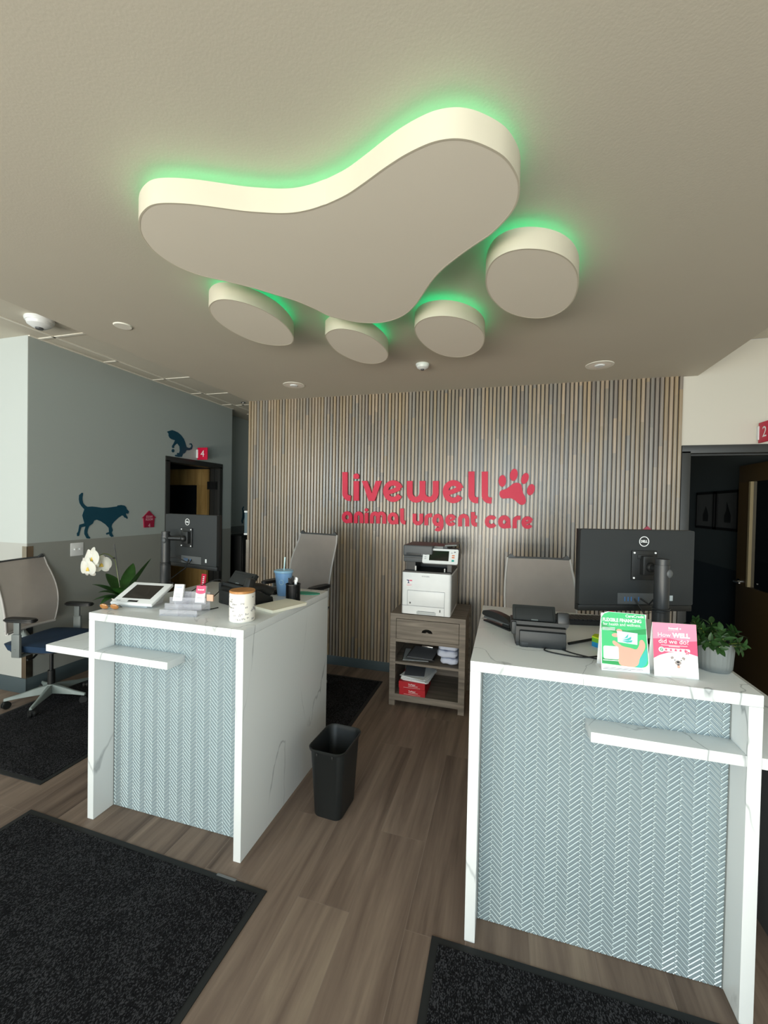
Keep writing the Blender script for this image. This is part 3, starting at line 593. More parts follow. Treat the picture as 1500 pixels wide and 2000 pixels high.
def desk(x0, x1, yf, yb, yt, side, wing_x, ledge_x, label):
    w = x1-x0; d = yb-yf; r = thing('reception_desk', label, 'desk', (x0, yf, 0), 0, 'pair of reception desks'); tk = .04
    ob('countertop', B().box(0, w, 0, d, DZ-tk, DZ, .0025), 'quartz', r)
    ob('side_panel', B().box(0, tk, 0, d, 0, DZ-tk, .0025), 'quartz', r)
    ob('side_panel', B().box(w-tk, w, 0, d, 0, DZ-tk, .0025), 'quartz', r)
    ty = yt-yf
    fr = ob('front_panel', B().box(tk, w-tk, ty+.004, ty+.02, 0, DZ-tk), 'grout', r, 0)
    o = ob('herringbone_tile', herringbone(tk+.004, w-tk-.004, .002, DZ-tk-.002), ('glasstile', 'tileedge'), fr, 0); o.location = (0, ty+.004, 0)
    for a_ in (tk, w-tk-.004): ob('edge_trim', B().box(a_, a_+.004, ty-.001, ty+.01, 0, DZ-tk), 'mgrey', fr)
    z0, z1 = .851, .888
    lx0, lx1 = (wing_x-x0, ledge_x-x0) if side < 0 else (ledge_x-x0, wing_x-x0)
    if side < 0:
        ob('ledge', B().box(tk, lx1, 0, ty+.004, z0, z1, .002), 'quartz', r); ob('wing_counter', B().box(lx0, 0, 0, d, z0, z1, .002), 'quartz', r)
        ob('wing_support', B().box(lx0+.04, lx0+.07, .3, d-.1, 0, z0), 'dgrey', r)
    else:
        ob('ledge', B().box(lx0, w-tk, 0, ty+.004, z0, z1, .002), 'quartz', r); ob('wing_counter', B().box(w, lx1, 0, d, z0, z1, .002), 'quartz', r)
        ob('wing_support', B().box(lx1-.07, lx1-.04, .3, d-.1, 0, z0), 'dgrey', r)
    ob('inner_cabinet', B().box(tk+.02, w-tk-.02, ty+.02, ty+.06, .05, DZ-tk-.02), 'mgrey', r)
    return r
desk(-2.083, -1.148, 1.668, 2.627, 1.785, -1, -2.388, -1.577, 'left white quartz reception desk with herringbone tile front, wing on its left')
desk(-.116, .813, 1.627, 2.574, 1.731, 1, 1.108, .31, 'right white quartz reception desk with herringbone tile front, carrying the tent cards')

# ================================================================ MATS
def mat_rug(x0, x1, y0, y1, rz, label, corner=None):
    r = thing('floor_mat', label, 'mat', ((x0+x1)/2, (y0+y1)/2, 0), rz, 'charcoal floor mats'); w, h = (x1-x0)/2, (y1-y0)/2; b = .028
    ob('carpet_pile', B().box(-w+b, w-b, -h+b, h-b, .0005, .009, .002), 'carpet', r, 0)
    ob('rubber_border', B().prism([(-w, -h), (w, -h), (w, h), (-w, h)], .005), mat('mat_border', '131617', .7), r, 0)
mat_rug(-2.44, -.972, .2, 1.6, -1.6, 'large charcoal carpet mat in the bottom left corner before the left desk')
mat_rug(-.238, 1.5, .3, 1.605, 0, 'charcoal carpet mat before the right desk at the bottom edge')
mat_rug(-3.72, -2.585, 1.778, 3.7, 0, 'charcoal carpet mat under the task chair by the left wall')
mat_rug(-2.35, -1.085, 2.68, 3.805, 0, 'dark mat behind the left desk by the timber wall')
ob('mat_label', B().box(-.05, .05, -.006, .006, 0, .0006), mat('worn_label', '6d6f70', .7), loc=(-1.16, 1.583, .0052), rot=(0, 0, -.03), label='small worn grey label on the border of the large mat', cat='label')

# ================================================================ TASK CHAIRS
def chair(loc, rz, lift, label, seatmat='navy'):
    """faces local +Y"""
    r = thing('task_chair', label, 'chair', loc, rz, 'task chairs')
    sh = .47+lift
    # base
    b = B().cyl(.034, .03, .07, 20, T(0, 0, .075))
    for k in range(5):
        M = RZ(72*k+20)
        b.add(_leg(), M)
    ob('star_base', b, mat('base_grey', '78827f', .45), r)
    for k in range(5):
        a = math.radians(72*k+20); x, y = .285*math.cos(a), .285*math.sin(a); M = T(x, y, 0) @ RZ(72*k+20+35)
        c = B().cyl(.029, .029, .02, 18, M @ T(0, -.022, .029) @ RX(90) @ T(0, 0, -.02), bev=.004).cyl(.029, .029, .02, 18, M @ T(0, .022, .029) @ RX(90), bev=.004)
        c.box(-.012, .02, -.018, .018, .03, .058, .006, M=M).cyl(.006, .006, .03, 8, M @ T(0, 0, .05))
        ob('caster', c, 'rubber', r)
    ob('gas_column', B().cyl(.026, .026, .12+lift*.3, 18, T(0, 0, .12)).cyl(.014, .014, sh-.12-.13, 14, T(0, 0, .13)), 'black', r)
    ob('mechanism', B().box(-.09, .09, -.13, .1, sh-.085, sh-.045, .01).tube([(.06, 0, sh-.075), (.14, .02, sh-.08), (.19, .03, sh-.1), (.24, .03, sh-.1)], .008), 'black', r)
    # seat
    t = bmesh.new(); bmesh.ops.create_grid(t, x_segments=14, y_segments=14, size=1)
    for v in t.verts:
        u, w_ = v.co.x, v.co.y; k = (abs(u)**4+abs(w_)**4)**.25
        if k > 0: s_ = min(1, max(abs(u), abs(w_))/k if k else 1); v.co.x *= (s_*.75+.25); v.co.y *= (s_*.75+.25)
        v.co.x *= .25; v.co.y *= .245; v.co.z = .03 - .018*max(abs(u), abs(w_))**4 - (.02*w_**3 if w_ > 0 else 0) + .006*u*u
    g = t.faces[:]; ex = bmesh.ops.extrude_face_region(t, geom=g); nv = [e for e in ex['geom'] if isinstance(e, bmesh.types.BMVert)]
    for v in nv: v.co.z = -.035; v.co.x *= .93; v.co.y *= .93
    bmesh.ops.recalc_face_normals(t, faces=t.faces[:])
    ob('seat', B().add(t, T(0, .02, sh-.01)), seatmat, r, 60)
    ob('seat_pan', B().prism(rrect(-.21, .21, -.2, .22, .08), .014, T(0, 0, sh-.062)), 'black', r)
    # backrest: curved mesh panel
    def prof(t_):   # t 0 bottom..1 top -> (y, z)
        return (-.215-.035*math.sin(PI*min(1, t_*1.15))*-1.0-.10*t_**1.5, .08+.56*t_)
    def halfw(t_): return .205+.035*math.sin(PI*(t_*.85+.08))+.004*t_
    t = bmesh.new(); NR, NC = 16, 10; V = []
    for i in range(NR+1):
        tt = i/NR; y, z = prof(tt); w_ = halfw(tt); row = []
        for j in range(NC+1):
            s_ = j/NC*2-1; row.append(t.verts.new((s_*w_, y+.035*s_*s_*(1-.3*tt), z)))
        V.append(row)
    for i in range(NR):
        for j in range(NC): t.faces.new((V[i][j], V[i][j+1], V[i+1][j+1], V[i+1][j]))
    bmesh.ops.solidify(t, geom=t.faces[:], thickness=.006)
    bk = ob('backrest', B().add(t, T(0, 0, sh)), 'mesh', r, 60)
    f = B(); pts = []
    for s_ in (-1, 1):
        P = [];
        for i in range(NR+1):
            tt = i/NR; y, z = prof(tt); P.append((s_*halfw(tt), y+.035*(1-.3*tt)-.004, sh+z))
        f.tube(P, .008, 8)
    y, z = prof(0); f.tube([(s_*halfw(0), y+.035*s_*s_, sh+z) for s_ in (-1, -.5, 0, .5, 1)], .012, 8)
    ob('back_frame', f, mat('frame_grey', 'b5b2af', .5), r, 60)
    y, z = prof(1); tb = B().tube([(s_*halfw(1), y+.035*.7*s_*s_-.004, sh+z) for s_ in (-1, -.5, 0, .5, 1)], .008, 8)
    for s_ in (-1, 1):
        x = s_*halfw(1); tb.prism([(x-s_*.005, 0), (x-s_*.06, 0), (x-s_*.045, .012), (x-s_*.022, .028), (x-s_*.004, .012)], .02, T(0, y+.03, sh+z) @ XZ)
    ob('top_rail', tb, 'dgrey', r)
    sp = B().tube([(0, -.1, sh-.06), (0, -.2, sh-.05), (0, -.262, sh+.02), (0, -.265, sh+.12), (0, -.25, sh+.22)], [.022, .024, .022, .02, .016], 10, sx=1.6)
    for s_ in (-1, 1): sp.tube([(0, -.262, sh+.14), (s_*.1, -.25, sh+.12), (s_*.2, -.2, sh+.1)], .012, 8)
    ob('back_support', sp, 'lgrey', r, 60)
    for s_ in (-1, 1):
        a = B().tube([(s_*.12, -.02, sh-.07), (s_*.24, -.02, sh-.07), (s_*.275, -.02, sh-.05), (s_*.28, -.02, sh-.0)], .016, 8).box(s_*.28-.012, s_*.28+.012, -.055, .015, sh-.07, sh+.11, .008).box(s_*.275-.009, s_*.275+.009, -.045, .005, sh+.1, sh+.205, .006)
        ar = ob('armrest', a, 'mgrey', r)
        pd = B(); pd.prism(catmull([(-.038, -.11), (0, -.13), (.038, -.11), (.045, 0), (.036, .1), (0, .125), (-.036, .1), (-.045, 0)], 4), .026, T(s_*.27, .01, sh+.205))
        bmesh.ops.bevel(pd.bm, geom=[e for e in pd.bm.edges if len(e.link_faces) == 2 and e.calc_face_angle(0) > 1], offset=.008, segments=2, affect='EDGES')
        ob('arm_pad', pd, 'black', ar)
    return r
def _leg():
    t = bmesh.new(); sec = [(.02, .024, .07, .14), (.1, .021, .07, .125), (.2, .016, .068, .1), (.3, .012, .062, .083)]
    R = [[t.verts.new((x, s_*w, z)) for s_, z in ((-1, a), (1, a), (.6, b), (-.6, b))] for x, w, a, b in sec]
    for a, b in zip(R, R[1:]):
        for i in range(4): t.faces.new((a[i], a[(i+1) % 4], b[(i+1) % 4], b[i]))
    t.faces.new(R[0]); t.faces.new(R[-1]); bmesh.ops.recalc_face_normals(t, faces=t.faces[:])
    bmesh.ops.bevel(t, geom=t.edges[:], offset=.003, segments=1, affect='EDGES'); return t
chair((-3.6, 2.56, 0), -80, .06, 'grey mesh task chair with navy seat by the left wall corner, fully in view')
chair((-1.75, 3.3, 0), 165, .29, 'grey mesh task chair behind the left desk, before the timber wall')
chair((.27, 2.95, 0), 186, .205, 'grey mesh task chair behind the right desk beside its monitor')

# ================================================================ MONITORS
def monitor(loc, rz, pole_off, label, lx):
    """back faces local -Y; z measured from the desk top"""
    r = thing('monitor', label, 'monitor', loc, rz, 'pole mounted monitors'); w, z0, z1 = .272, .12, .497
    b = B(); b.prism(rrect(-w, w, z0+.03, z1, .008), .018, T(0, 0, 0) @ XZ @ T(0, 0, 0))
    ob('back_shell', b, 'black2', r)
    ob('bezel', B().box(-w, w, 0, .022, z0, z1+.002, .003).box(-w, w, -.014, 0, z0, z0+.028, .004), 'black', r)
    ob('screen', B().box(-w+.012, w-.012, .022, .0235, z0+.03, z1-.01), 'screen', r, 0)
    lg = B(); M = T(lx, -.0182, z1-.052) @ XZ
    lg.lathe([(.0205, 0), (.0235, 0), (.0235, .0008), (.0205, .0008), (.0205, 0)], 32, M); text('DELL', .0155, M, b=lg, bold=.0004, sx=.95)
    ob('logo', lg, 'white', r, 0)
    ob('port_panel', B().box(-.09, .12, -.0195, -.018, z0+.035, z0+.085), 'dgrey', r)
    pt = B()
    for i, x in enumerate((-.056, -.04, -.025, .01)): pt.box(x-.002, x+.002, -.021, -.019, z0+.048, z0+.068)
    ob('usb_port', pt, 'usb', r)
    ob('sticker', B().box(.16, .175, -.0188, -.018, z0+.05, z0+.075), 'steelgrey', r)
    V = T(lx, 0, .035); v = B().box(-.06, .06, -.026, -.018, .232, .368, .003, M=V).box(-.022, .044, -.05, -.024, .258, .345, .006, M=V).box(-.035, .05, -.03, -.024, .33, .35, .003, M=V)
    mt = ob('mount_plate', v, 'black', r)
    for x in (-.05, .05):
        for z in (.242, .358): ob('screw', B().cyl(.0045, .004, .003, 10, T(x+lx, -.026, z+.035) @ RX(90)), 'white', mt)
    px, py = pole_off
    ob('arm', B().tube([(.01+lx, -.05, .33), ((px+lx)*.5, py*.7, .33), (px, py, .33)], .017, 12).ball(.022, T(.01+lx, -.055, .33)), 'black', r)
    pl = B().cyl(.034, .034, .15, 28, T(px, py, 0)).cyl(.0295, .0295, .2, 28, T(px, py, .15)).cyl(.026, .026, .016, 28, T(px, py, .35)).cyl(.0285, .0285, .01, 28, T(px, py, .366), bev=.002)
    for z in (.145, .157): pl.lathe([(.033, -.003), (.036, 0), (.033, .003)], 28, T(px, py, z))
    po = ob('pole', pl, 'pole', r)
    ob('grommet_base', B().cyl(.055, .05, .012, 28, T(px, py, 0), bev=.003), 'black', r)
    ob('release_button', B().ball(.018, T(px+.014, py-.022, .315) @ SC(1, .6, 1.15)), 'dgrey', po)
    ob('cable', B().tube([(.02, -.02, z0+.06), (.04, -.05, z0+.04), (px*.7+.02, py*.6, z0+.075), (px, py, z0+.07)], .004, 6).tube([(-.01, -.02, z0+.06), (.01, -.06, z0+.0), (.05, py*.8, z0+.02), (px-.02, py, .0)], .003, 6), 'rubber', r)
    return r
monitor((.585, 2.2, DZ), 19, (.05, -.112), 'wide black monitor seen from behind on the right desk', .03)
monitor((-2.13, 2.47, DZ), -12, (-.15, -.1), 'angled black monitor seen from behind on the left desk', -.03)

# ================================================================ PHONES
def phone(loc, rz, label):
    r = thing('desk_phone', label, 'phone', loc, rz, 'office desk phones')
    prof = [(0, .012), (0, .082), (.02, .09), (.045, .088), (.17, .03), (.175, .0), (.02, 0)]
    ob('body', B().prism(prof, .2, T(-.1, 0, 0) @ YZ).box(-.098, -.085, -.003, .02, 0, .014).box(.085, .098, -.003, .02, 0, .014), 'black', r, 30)
    ob('rear_stand', B().box(-.086, .1, -.018, .004, .0, .068, .005).box(-.08, -.05, -.019, -.014, .0, .02, .003, mi=0), 'black2', r)
    ob('housing', B().prism([(-.105, 0), (.1, 0), (.112, .02), (.112, .03), (-.118, .03), (-.118, .02)], .012, T(0, .045, .072) @ XZ @ T(0, 0, .02)).box(-.118, -.098, .0, .12, .045, .1, .006), 'black2', r)
    M = T(-.02, .055, .09) @ RX(-38)
    d = B().box(-.09, .09, -.012, .012, 0, .075, .005, M=M).box(-.078, .078, -.016, -.011, .0, .06, .003, M=M)
    ob('display', d, 'black2', r); ob('display_badge', B().box(-.014, .014, -.0175, -.0155, .0, .006, M=M), 'mgrey', r)
    ob('display_glass', B().box(-.08, .08, .012, .0135, .012, .065, M=M), 'screen', r)
    h = B().box(-.024, .024, -.018, .018, .0, .05, .009, M=T(.093, .03, .095) @ RX(-15)).tube([(.093, .03, .1), (.093, .1, .092), (.093, .16, .06)], [.024, .02, .026], 10, sx=1.1)
    ob('handset', h, 'black', r)
    k = B()
    for i in range(4):
        for j in range(3): k.box(-.05+j*.03, -.03+j*.03, .1+i*.016, .112+i*.016, .05-i*.007, .066-i*.007, .002)
    ob('keypad', k, 'dgrey', r)
    return r
phone((.155, 1.885, DZ), 3, 'black desk phone seen from behind on the right desk')
phone((-1.5, 2.06, DZ), -22, 'black desk phone on the left desk behind the bamboo lidded canister').scale = (1.2, 1.15, 1.12)
ob('power_adapter', B().box(-.035, .035, -.03, .03, 0, .07, .012, 3).box(-.036, .036, -.031, .0, .06, .064), 'black', loc=(-1.765, 1.985, DZ), rot=(0, 0, .35), label='glossy black box beside the phone on the left desk', cat='adapter')
def cable(pts, r_, label, mt='rubber'):
    o0 = Vector(pts[0]); P = [Vector(p)-o0 for p in pts]; out = []
    for i in range(len(P)-1):
        a, b, c, d = P[max(i-1, 0)], P[i], P[i+1], P[min(i+2, len(P)-1)]
        for s_ in range(6):
            t = s_/6; out.append(.5*((2*b)+(c-a)*t+(2*a-5*b+4*c-d)*t*t+(3*b-a-3*c+d)*t**3))
    out.append(P[-1]); ob('cable', B().tube(out, r_, 8), mt, loc=tuple(o0), label=label, cat='cable')
zc = DZ+.004
cable([(.2, 1.905, zc), (.17, 1.835, zc), (.28, 1.8, zc), (.36, 1.83, zc), (.5, 1.95, zc+.0)], .0028, 'thin black cable looping in front of the right desk phone')
cable([(.24, 1.87, zc), (.29, 1.83, zc), (.4, 1.79, zc), (.46, 1.84, zc), (.56, 2.0, zc)], .0028, 'thin black cable running behind the green tent card')
cable([(.275, 1.95, zc+.004), (.33, 2.0, zc+.004), (.42, 2.08, zc+.004), (.52, 2.15, zc+.003)], .006, 'thick black cord from the right phone towards the monitor')
cable([(-1.72, 1.93, zc), (-1.7, 1.91, zc), (-1.62, 1.885, zc), (-1.55, 1.9, zc), (-1.52, 1.97, zc)], .0028, 'thin black cable curling round the box on the left desk')
cable([(-1.87, 2.07, zc), (-1.83, 2.22, zc+.06), (-1.75, 2.28, zc+.09), (-1.69, 2.22, zc+.05), (-1.7, 2.14, zc)], .003, 'black cable arching behind the card holder')

# ================================================================ LEFT DESK ITEMS
# customer terminal tablet
r = thing('payment_tablet', 'white tilted customer tablet terminal on the front left corner of the left desk', 'tablet', (-1.965, 1.815, DZ), 7)
M = T(0, 0, .014) @ RX(24)
ob('stand', B().prism([(.02, 0), (.15, 0), (.18, .07), (.17, .078), (.06, .03)], .16, T(-.08, 0, 0) @ YZ), 'white', r)
hs = ob('housing', B().box(-.128, .128, 0, .2, -.006, .012, .006, 3, M=M), 'white', r)
ob('screen', B().box(-.088, .088, .045, .172, .012, .0128, M=M), 'screen', hs)
ob('card_slot', B().box(-.03, .03, .014, .028, .012, .0135, .001, M=M), 'black', hs)
ob('logo', text('clover', .011, T(-.09, .022, .0125) @ RX(0), depth=.0003), 'ink', hs, 0).matrix_local = M
# sunglasses
r = thing('sunglasses', 'sunglasses with amber lenses lying on the left front corner of the left desk', 'sunglasses', (-2.03, 1.74, DZ), 12)
for s_ in (-1, 1): ob('lens', B().ball(.024, T(s_*.029, 0, .018) @ RX(25) @ SC(1, .3, .75)), 'amber', r)
ob('frame', B().tube([(-.055, 0, .026), (-.008, -.002, .022), (.008, -.002, .022), (.055, 0, .026)], .003, 6).tube([(-.055, 0, .026), (-.05, .03, .01), (.02, .045, .003)], .0022, 6).tube([(.055, 0, .026), (.05, .03, .01), (-.02, .04, .003)], .0022, 6), 'dgrey', r)
# acrylic tiered card holder
r = thing('card_holder', 'clear acrylic tiered business card holder on the left desk', 'card holder', (-1.6, 1.76, DZ), 12)
b = B()
for k in range(3):
    y = .045*k; z = .022*k
    b.box(-.1, .1, y, y+.003, z, z+.032, M=None).box(-.1, .1, y, y+.045, z, z+.003)
b.box(-.1, -.097, 0, .14, 0, .03).box(.097, .1, 0, .14, 0, .03).box(-.0015, .0015, 0, .14, .003, .06).box(-.1, .1, .135, .138, .0, .1)
ob('tiers', b, 'acr', r, 0)
def card_stack(loc, rz, col, label, head):
    r = thing('business_cards', label, 'cards', loc, rz, 'business card stacks in the holder'); M = RX(-14)
    ob('cards', B().box(-.0255, .0255, 0, .014, 0, .089, M=M), 'paper', r, 0)
    if head: ob('header', B().prism([(-.0255, .089), (-.0255, .052)]+[(x*.0255, .052-.007*(1-x*x)) for x in (-.6, -.2, .2, .6)]+[(.0255, .052), (.0255, .089)], .0006, M @ T(0, 0, 0) @ XZ), 'pink', r, 0)
    b = B()
    if head: text('livewell', .0115, M @ T(0, -.0008, .068) @ XZ, b=b, bold=.0003)
    ob('print', b if head else B().box(-.018, .018, -.0005, 0, .074, .076, M=M).box(-.016, .016, -.0005, 0, .071, .0725, M=M), 'paper' if head else 'inkb', r, 0)
    b = B()
    for z in (.018, .024, .032, .04): b.box(-.016, .014, -.0005, 0, z, z+.0018, M=M)
    ob('print', b, 'ink', r, 0)
card_stack((-1.69, 1.853, DZ+.052), 14, 0, 'upright stack of plain white business cards in the clear holder', False)
card_stack((-1.56, 1.868, DZ+.05), 14, 0, 'upright stack of white business cards with red heading in the clear holder', True)
ob('note_card', B().box(-.02, .02, -.004, .004, 0, .035), 'tan', loc=(-1.505, 1.885, DZ+.06), label='small tan card at the right end of the clear holder', cat='card')
# canister
r = thing('canister', 'white ceramic canister with bamboo lid and grey prints on the left desk', 'canister', (-1.255, 1.81, DZ))
ob('jar', B().lathe([(0, 0), (.058, 0), (.062, .004), (.062, .138), (.06, .142), (0, .142)], 48), 'ceram', r)
ob('lid', B().lathe([(0, .142), (.059, .142), (.062, .145), (.062, .151), (.06, .154), (0, .154)], 48), 'bamboo', r)
b = B(); rn = random.Random(3)
for k in range(64):
    a = rn.uniform(0, 360); z = .015+.115*((k*.618) % 1)
    for j in range(rn.choice((2, 3, 3))): b.box(-.006+j*.004, -.0025+j*.004, -.0626, -.0616, z+rn.uniform(-.004, .0), z+rn.uniform(.003, .007), M=RZ(a+j*2))
for j in range(9): b.box(-.001, .0012, -.0625, -.0618, .072+rn.uniform(-.002, .001), .076+rn.uniform(0, .003), M=RZ(-28+j*3))
ob('motifs', b, mat('grey_print', '8c8c8e', .6), r, 0)
# notebook
nb = thing('notebook', 'open backed cream spiral notebook on the right edge of the left desk', 'notebook', (-1.215, 2.115, DZ), 70)
ob('pages', B().box(-.122, .122, -.083, .083, .0, .015, .002), 'cream', nb, 30)
ob('cover', B().box(-.124, .124, -.085, .085, .015, .017), 'cream', nb, 0)
b = B()
for i in range(24): b.lathe([(.006, -.0008), (.0075, 0), (.006, .0008)], 10, T(-.11+i*.0096, .085, .009) @ RY(90))
ob('spiral', b, 'black', nb)
# tumbler
r = thing('tumbler', 'powder blue cold cup with lid and straw on the left desk', 'cup', (-1.36, 2.40, DZ))
ob('cup', B().lathe([(0, 0), (.036, 0), (.038, .003), (.056, .148), (.056, .15), (0, .15)], 40), 'blue', r)
ob('lid', B().lathe([(.058, .146), (.061, .148), (.061, .158), (.056, .162), (.05, .16), (0, .16)], 40), mat('pale_blue_lid', '8fbad6', .3), r)
ob('straw', B().tube([(0, 0, .12), (.008, 0, .245)], .0045, 10), 'bstraw', r)
ob('emblem', B().lathe([(.014, 0), (.016, 0), (.016, .001), (.014, .001), (.014, 0)], 20, T(.012, -.049, .09) @ RX(90)), 'bstraw', r)
# pen cup and pens
PC = (-1.232, 2.29, DZ)
r = thing('pen_cup', 'black wire mesh pen cup beside the blue cup', 'pen cup', PC)
ob('mesh_wall', B().lathe([(.042, .004), (.043, .005), (.043, .098), (.042, .098), (.042, .004)], 40), 'perf', r)
ob('rims', B().lathe([(.041, .096), (.045, .096), (.045, .102), (.041, .102), (.041, .096)], 40).cyl(.044, .044, .005, 40), 'black', r)
def pen(dx, dy, tx, ty, L, mt, label, grp):
    o = B().tube([(0, 0, 0), (tx, ty, L)], .0042, 8).ball(.0045, T(tx, ty, L))
    r = thing('pen', label, 'pen', (PC[0]+dx, PC[1]+dy, DZ+.006), 0, grp)
    ob('barrel', B().tube([(0, 0, 0), (tx*.8, ty*.8, L*.8)], .0042, 8), mt, r); ob('cap', B().tube([(tx*.8, ty*.8, L*.8), (tx, ty, L)], [.0055, .004], 8).tube([(tx*.82+.006, ty*.8, L*.82), (tx+.006, ty, L*.97)], .0014, 6), mt, r)
    o.bm.free()
for dx, dy, tx, ty, L in ((-.02, 0, -.012, .004, .128), (-.01, .01, -.004, .01, .14), (0, -.008, -.008, -.006, .135), (-.012, -.012, .002, -.008, .126)): pen(dx, dy, tx, ty, L, 'black', 'black pen standing in the wire mesh cup', 'black pens in the mesh cup')
for dx, dy, tx, ty, L in ((.01, .006, .002, .006, .134), (.012, -.006, .016, 0, .136), (.02, .0, -.004, -.006, .122)): pen(dx, dy, tx, ty, L, 'white', 'white pen standing in the wire mesh cup', 'white pens in the mesh cup')
ob('cleaning_cloth', B().prism(catmull([(-.07, -.03), (0, -.045), (.075, -.02), (.08, .02), (.02, .035), (-.06, .03)], 4), .004), 'tcloth', loc=(-1.24, 2.5, DZ), label='teal cloth lying flat behind the pen cup', cat='cloth', smooth=0)
def keyboard(loc, rz, label, w=.22):
    r = thing('keyboard', label, 'keyboard', loc, rz, 'black keyboards'); 
    ob('case', B().prism([(-.07, 0), (.07, 0), (.07, .014), (-.07, .022)], w*2, T(-w, 0, 0) @ YZ), 'black', r)
    b = B()
    for j in range(5):
        for i in range(18): b.box(-w+.012+i*(2*w-.02)/18, -w+.012+(i+.85)*(2*w-.02)/18, -.06+j*.025, -.041+j*.025, .018-j*.0012, .027-j*.0012)
    ob('keys', b, 'black2', r, 0)
keyboard((-1.62, 2.48, DZ), -8, 'black keyboard at the back edge of the left desk behind the phone')
keyboard((.36, 2.38, DZ), 12, 'black keyboard on the right desk under the monitor', .2)
# red brochure behind the holder
r = thing('brochure', 'small red brochure with white lettering behind the card holder', 'brochure', tuple(at(395, 1150, Z=DZ)), -10)
ob('sheet', B().box(-.022, .022, 0, .004, 0, .1, M=RX(-8)), 'red', r, 0)
b = B(); [b.box(-.006, .008, -.001, 0, .025+k*.013, .032+k*.013, M=RX(-8)) for k in range(5)]
ob('lettering', b, 'white', r, 0)
# orchid on the wing counter
r = thing('orchid', 'white flowering orchid with broad green leaves left of the tablet', 'plant', (-2.29, 2.06, .888))
ob('pot', B().lathe([(0, 0), (.045, 0), (.06, .18), (.063, .18), (.063, .188), (.055, .188), (.052, .17), (0, .17)], 32), 'ceram', r)
def blade(L, w, up, droop, az, M=None, th=.0015, fold=.25, n=10):
    t = bmesh.new(); rows = []
    for i in range(n+1):
        s_ = i/n; x = L*s_*(1-.12*droop*s_); z = up*L*s_ - droop*L*s_*s_; ww = w*math.sin(PI*min(.999, s_**.75*.96+.03))**.8
        rows.append([t.verts.new((x, y*ww, z+abs(y)*ww*fold)) for y in (-1, -.5, 0, .5, 1)])
    for a, b in zip(rows, rows[1:]):
        for j in range(4): t.faces.new((a[j], a[j+1], b[j+1], b[j]))
    bmesh.ops.solidify(t, geom=t.faces[:], thickness=th); t.transform((M or Matrix()) @ RZ(az)); return t
for L, w, up, dr, az in ((.21, .03, .75, .35, 195), (.17, .042, .35, .35, 220), (.19, .04, 1.1, .35, 170), (.18, .042, 1.4, .3, 120), (.15, .042, .55, .6, 262), (.17, .04, 1.7, .2, 20), (.13, .04, 1.2, .5, 300), (.14, .038, .9, .5, 240)):
    ob('leaf', B().add(blade(L, w, up, dr, az, T(0, 0, .175))), 'leaf', r, 60)
lo = lambda px, py, dy=0: at(px, py, Y=2.06+dy)-Vector((-2.29, 2.06, .888))
st = [Vector((.0, 0, .14)), lo(231, 1130), lo(226, 1098), lo(222, 1090), lo(212, 1083, -.02), lo(203, 1081, -.03), lo(192, 1086, -.05)]
ob('flower_stem', B().tube(st, .0025, 6), 'stem', r)
ob('stake', B().tube([Vector((-.01, 0, .14)), lo(223, 1063)], .0028, 6).box(-.008, .008, -.004, .004, -.004, .004, M=Matrix.Translation(lo(223, 1090))), 'black', r)
def flower(c, s_, rx, rz):
    M = Matrix.Translation(c) @ RZ(rz) @ RX(rx)
    def pet(L, w, a, lift=0):
        t = bmesh.new(); ring = []; cc = t.verts.new((0, -lift, 0)); N = 16
        for i in range(N):
            an = 2*PI*i/N; x = w*math.cos(an)*(1-.25*(math.sin(an) < -.5)); y = L/2+L/2*math.sin(an); ring.append(t.verts.new((x, -lift-.006*math.sin(PI*y/L), y)))
        mid = t.verts.new((0, -lift-.01*s_, L*.55)); 
        for i in range(N): t.faces.new((mid, ring[i], ring[(i+1) % N]))
        t.verts.remove(cc); bmesh.ops.solidify(t, geom=t.faces[:], thickness=.001); t.transform(M @ Matrix.Rotation(math.radians(a), 4, 'Y') @ SC(s_, s_, s_)); return t
    f = ob('flower', B().add(pet(.042, .03, 75, .006)).add(pet(.042, .03, -75, .006)).add(pet(.044, .016, 0)).add(pet(.042, .016, 140)).add(pet(.042, .016, -140)), 'petal', r, 60)
    ob('throat', B().ball(.008, M @ T(0, -.012, -.004) @ SC(1, 1, 1.3)).ball(.005, M @ T(.006, -.016, -.012)).ball(.005, M @ T(-.006, -.016, -.012)), 'throat', f)
flower(lo(184, 1090, -.1), 1.55, 0, -8); flower(lo(175, 1109, -.12), 1.4, 8, 2); flower(lo(199, 1102, -.06), 1.3, -5, 40); flower(lo(169, 1100, -.06), 1.1, 5, -30)

# ================================================================ RIGHT DESK ITEMS
r = thing('stapler', 'black stapler lying open beside the phone on the right desk', 'stapler', (-.02, 2.16, DZ), -50)
ob('base', B().box(-.1, .1, -.018, .018, 0, .008, .003), 'black', r); ob('magazine', B().box(-.1, .09, -.014, .014, .02, .032, .003, M=RY(-3)), 'dgrey', r)
ob('handle', B().prism(catmull([(-.105, .0), (-.1, .022), (-.03, .034), (.06, .028), (.1, .01), (.09, 0), (-.05, .0)], 3), .036, T(0, .018, .032) @ XZ).box(.04, .09, -.01, .01, .005, .03), 'black', r)
r = thing('sticky_note_cube', 'hexagonal lime, green and blue sticky note cube on the right desk', 'note pad', (.415, 1.985, DZ), 10)
hexa = [(.045*math.cos(math.radians(60*k)), .038*math.sin(math.radians(60*k))) for k in range(6)]
for z, h_, mt_ in ((0, .02, 'cyan'), (.02, .018, 'limed'), (.038, .006, 'lime')): ob('note_layer', B().prism(hexa, h_, T(0, 0, z)), mt_, r, 0)
ob('red_folder', B().box(-.012, .012, -.002, .002, 0, .09), 'red', loc=(.53, 2.36, DZ), label='thin red upright folder edge under the right monitor', cat='folder', smooth=0)
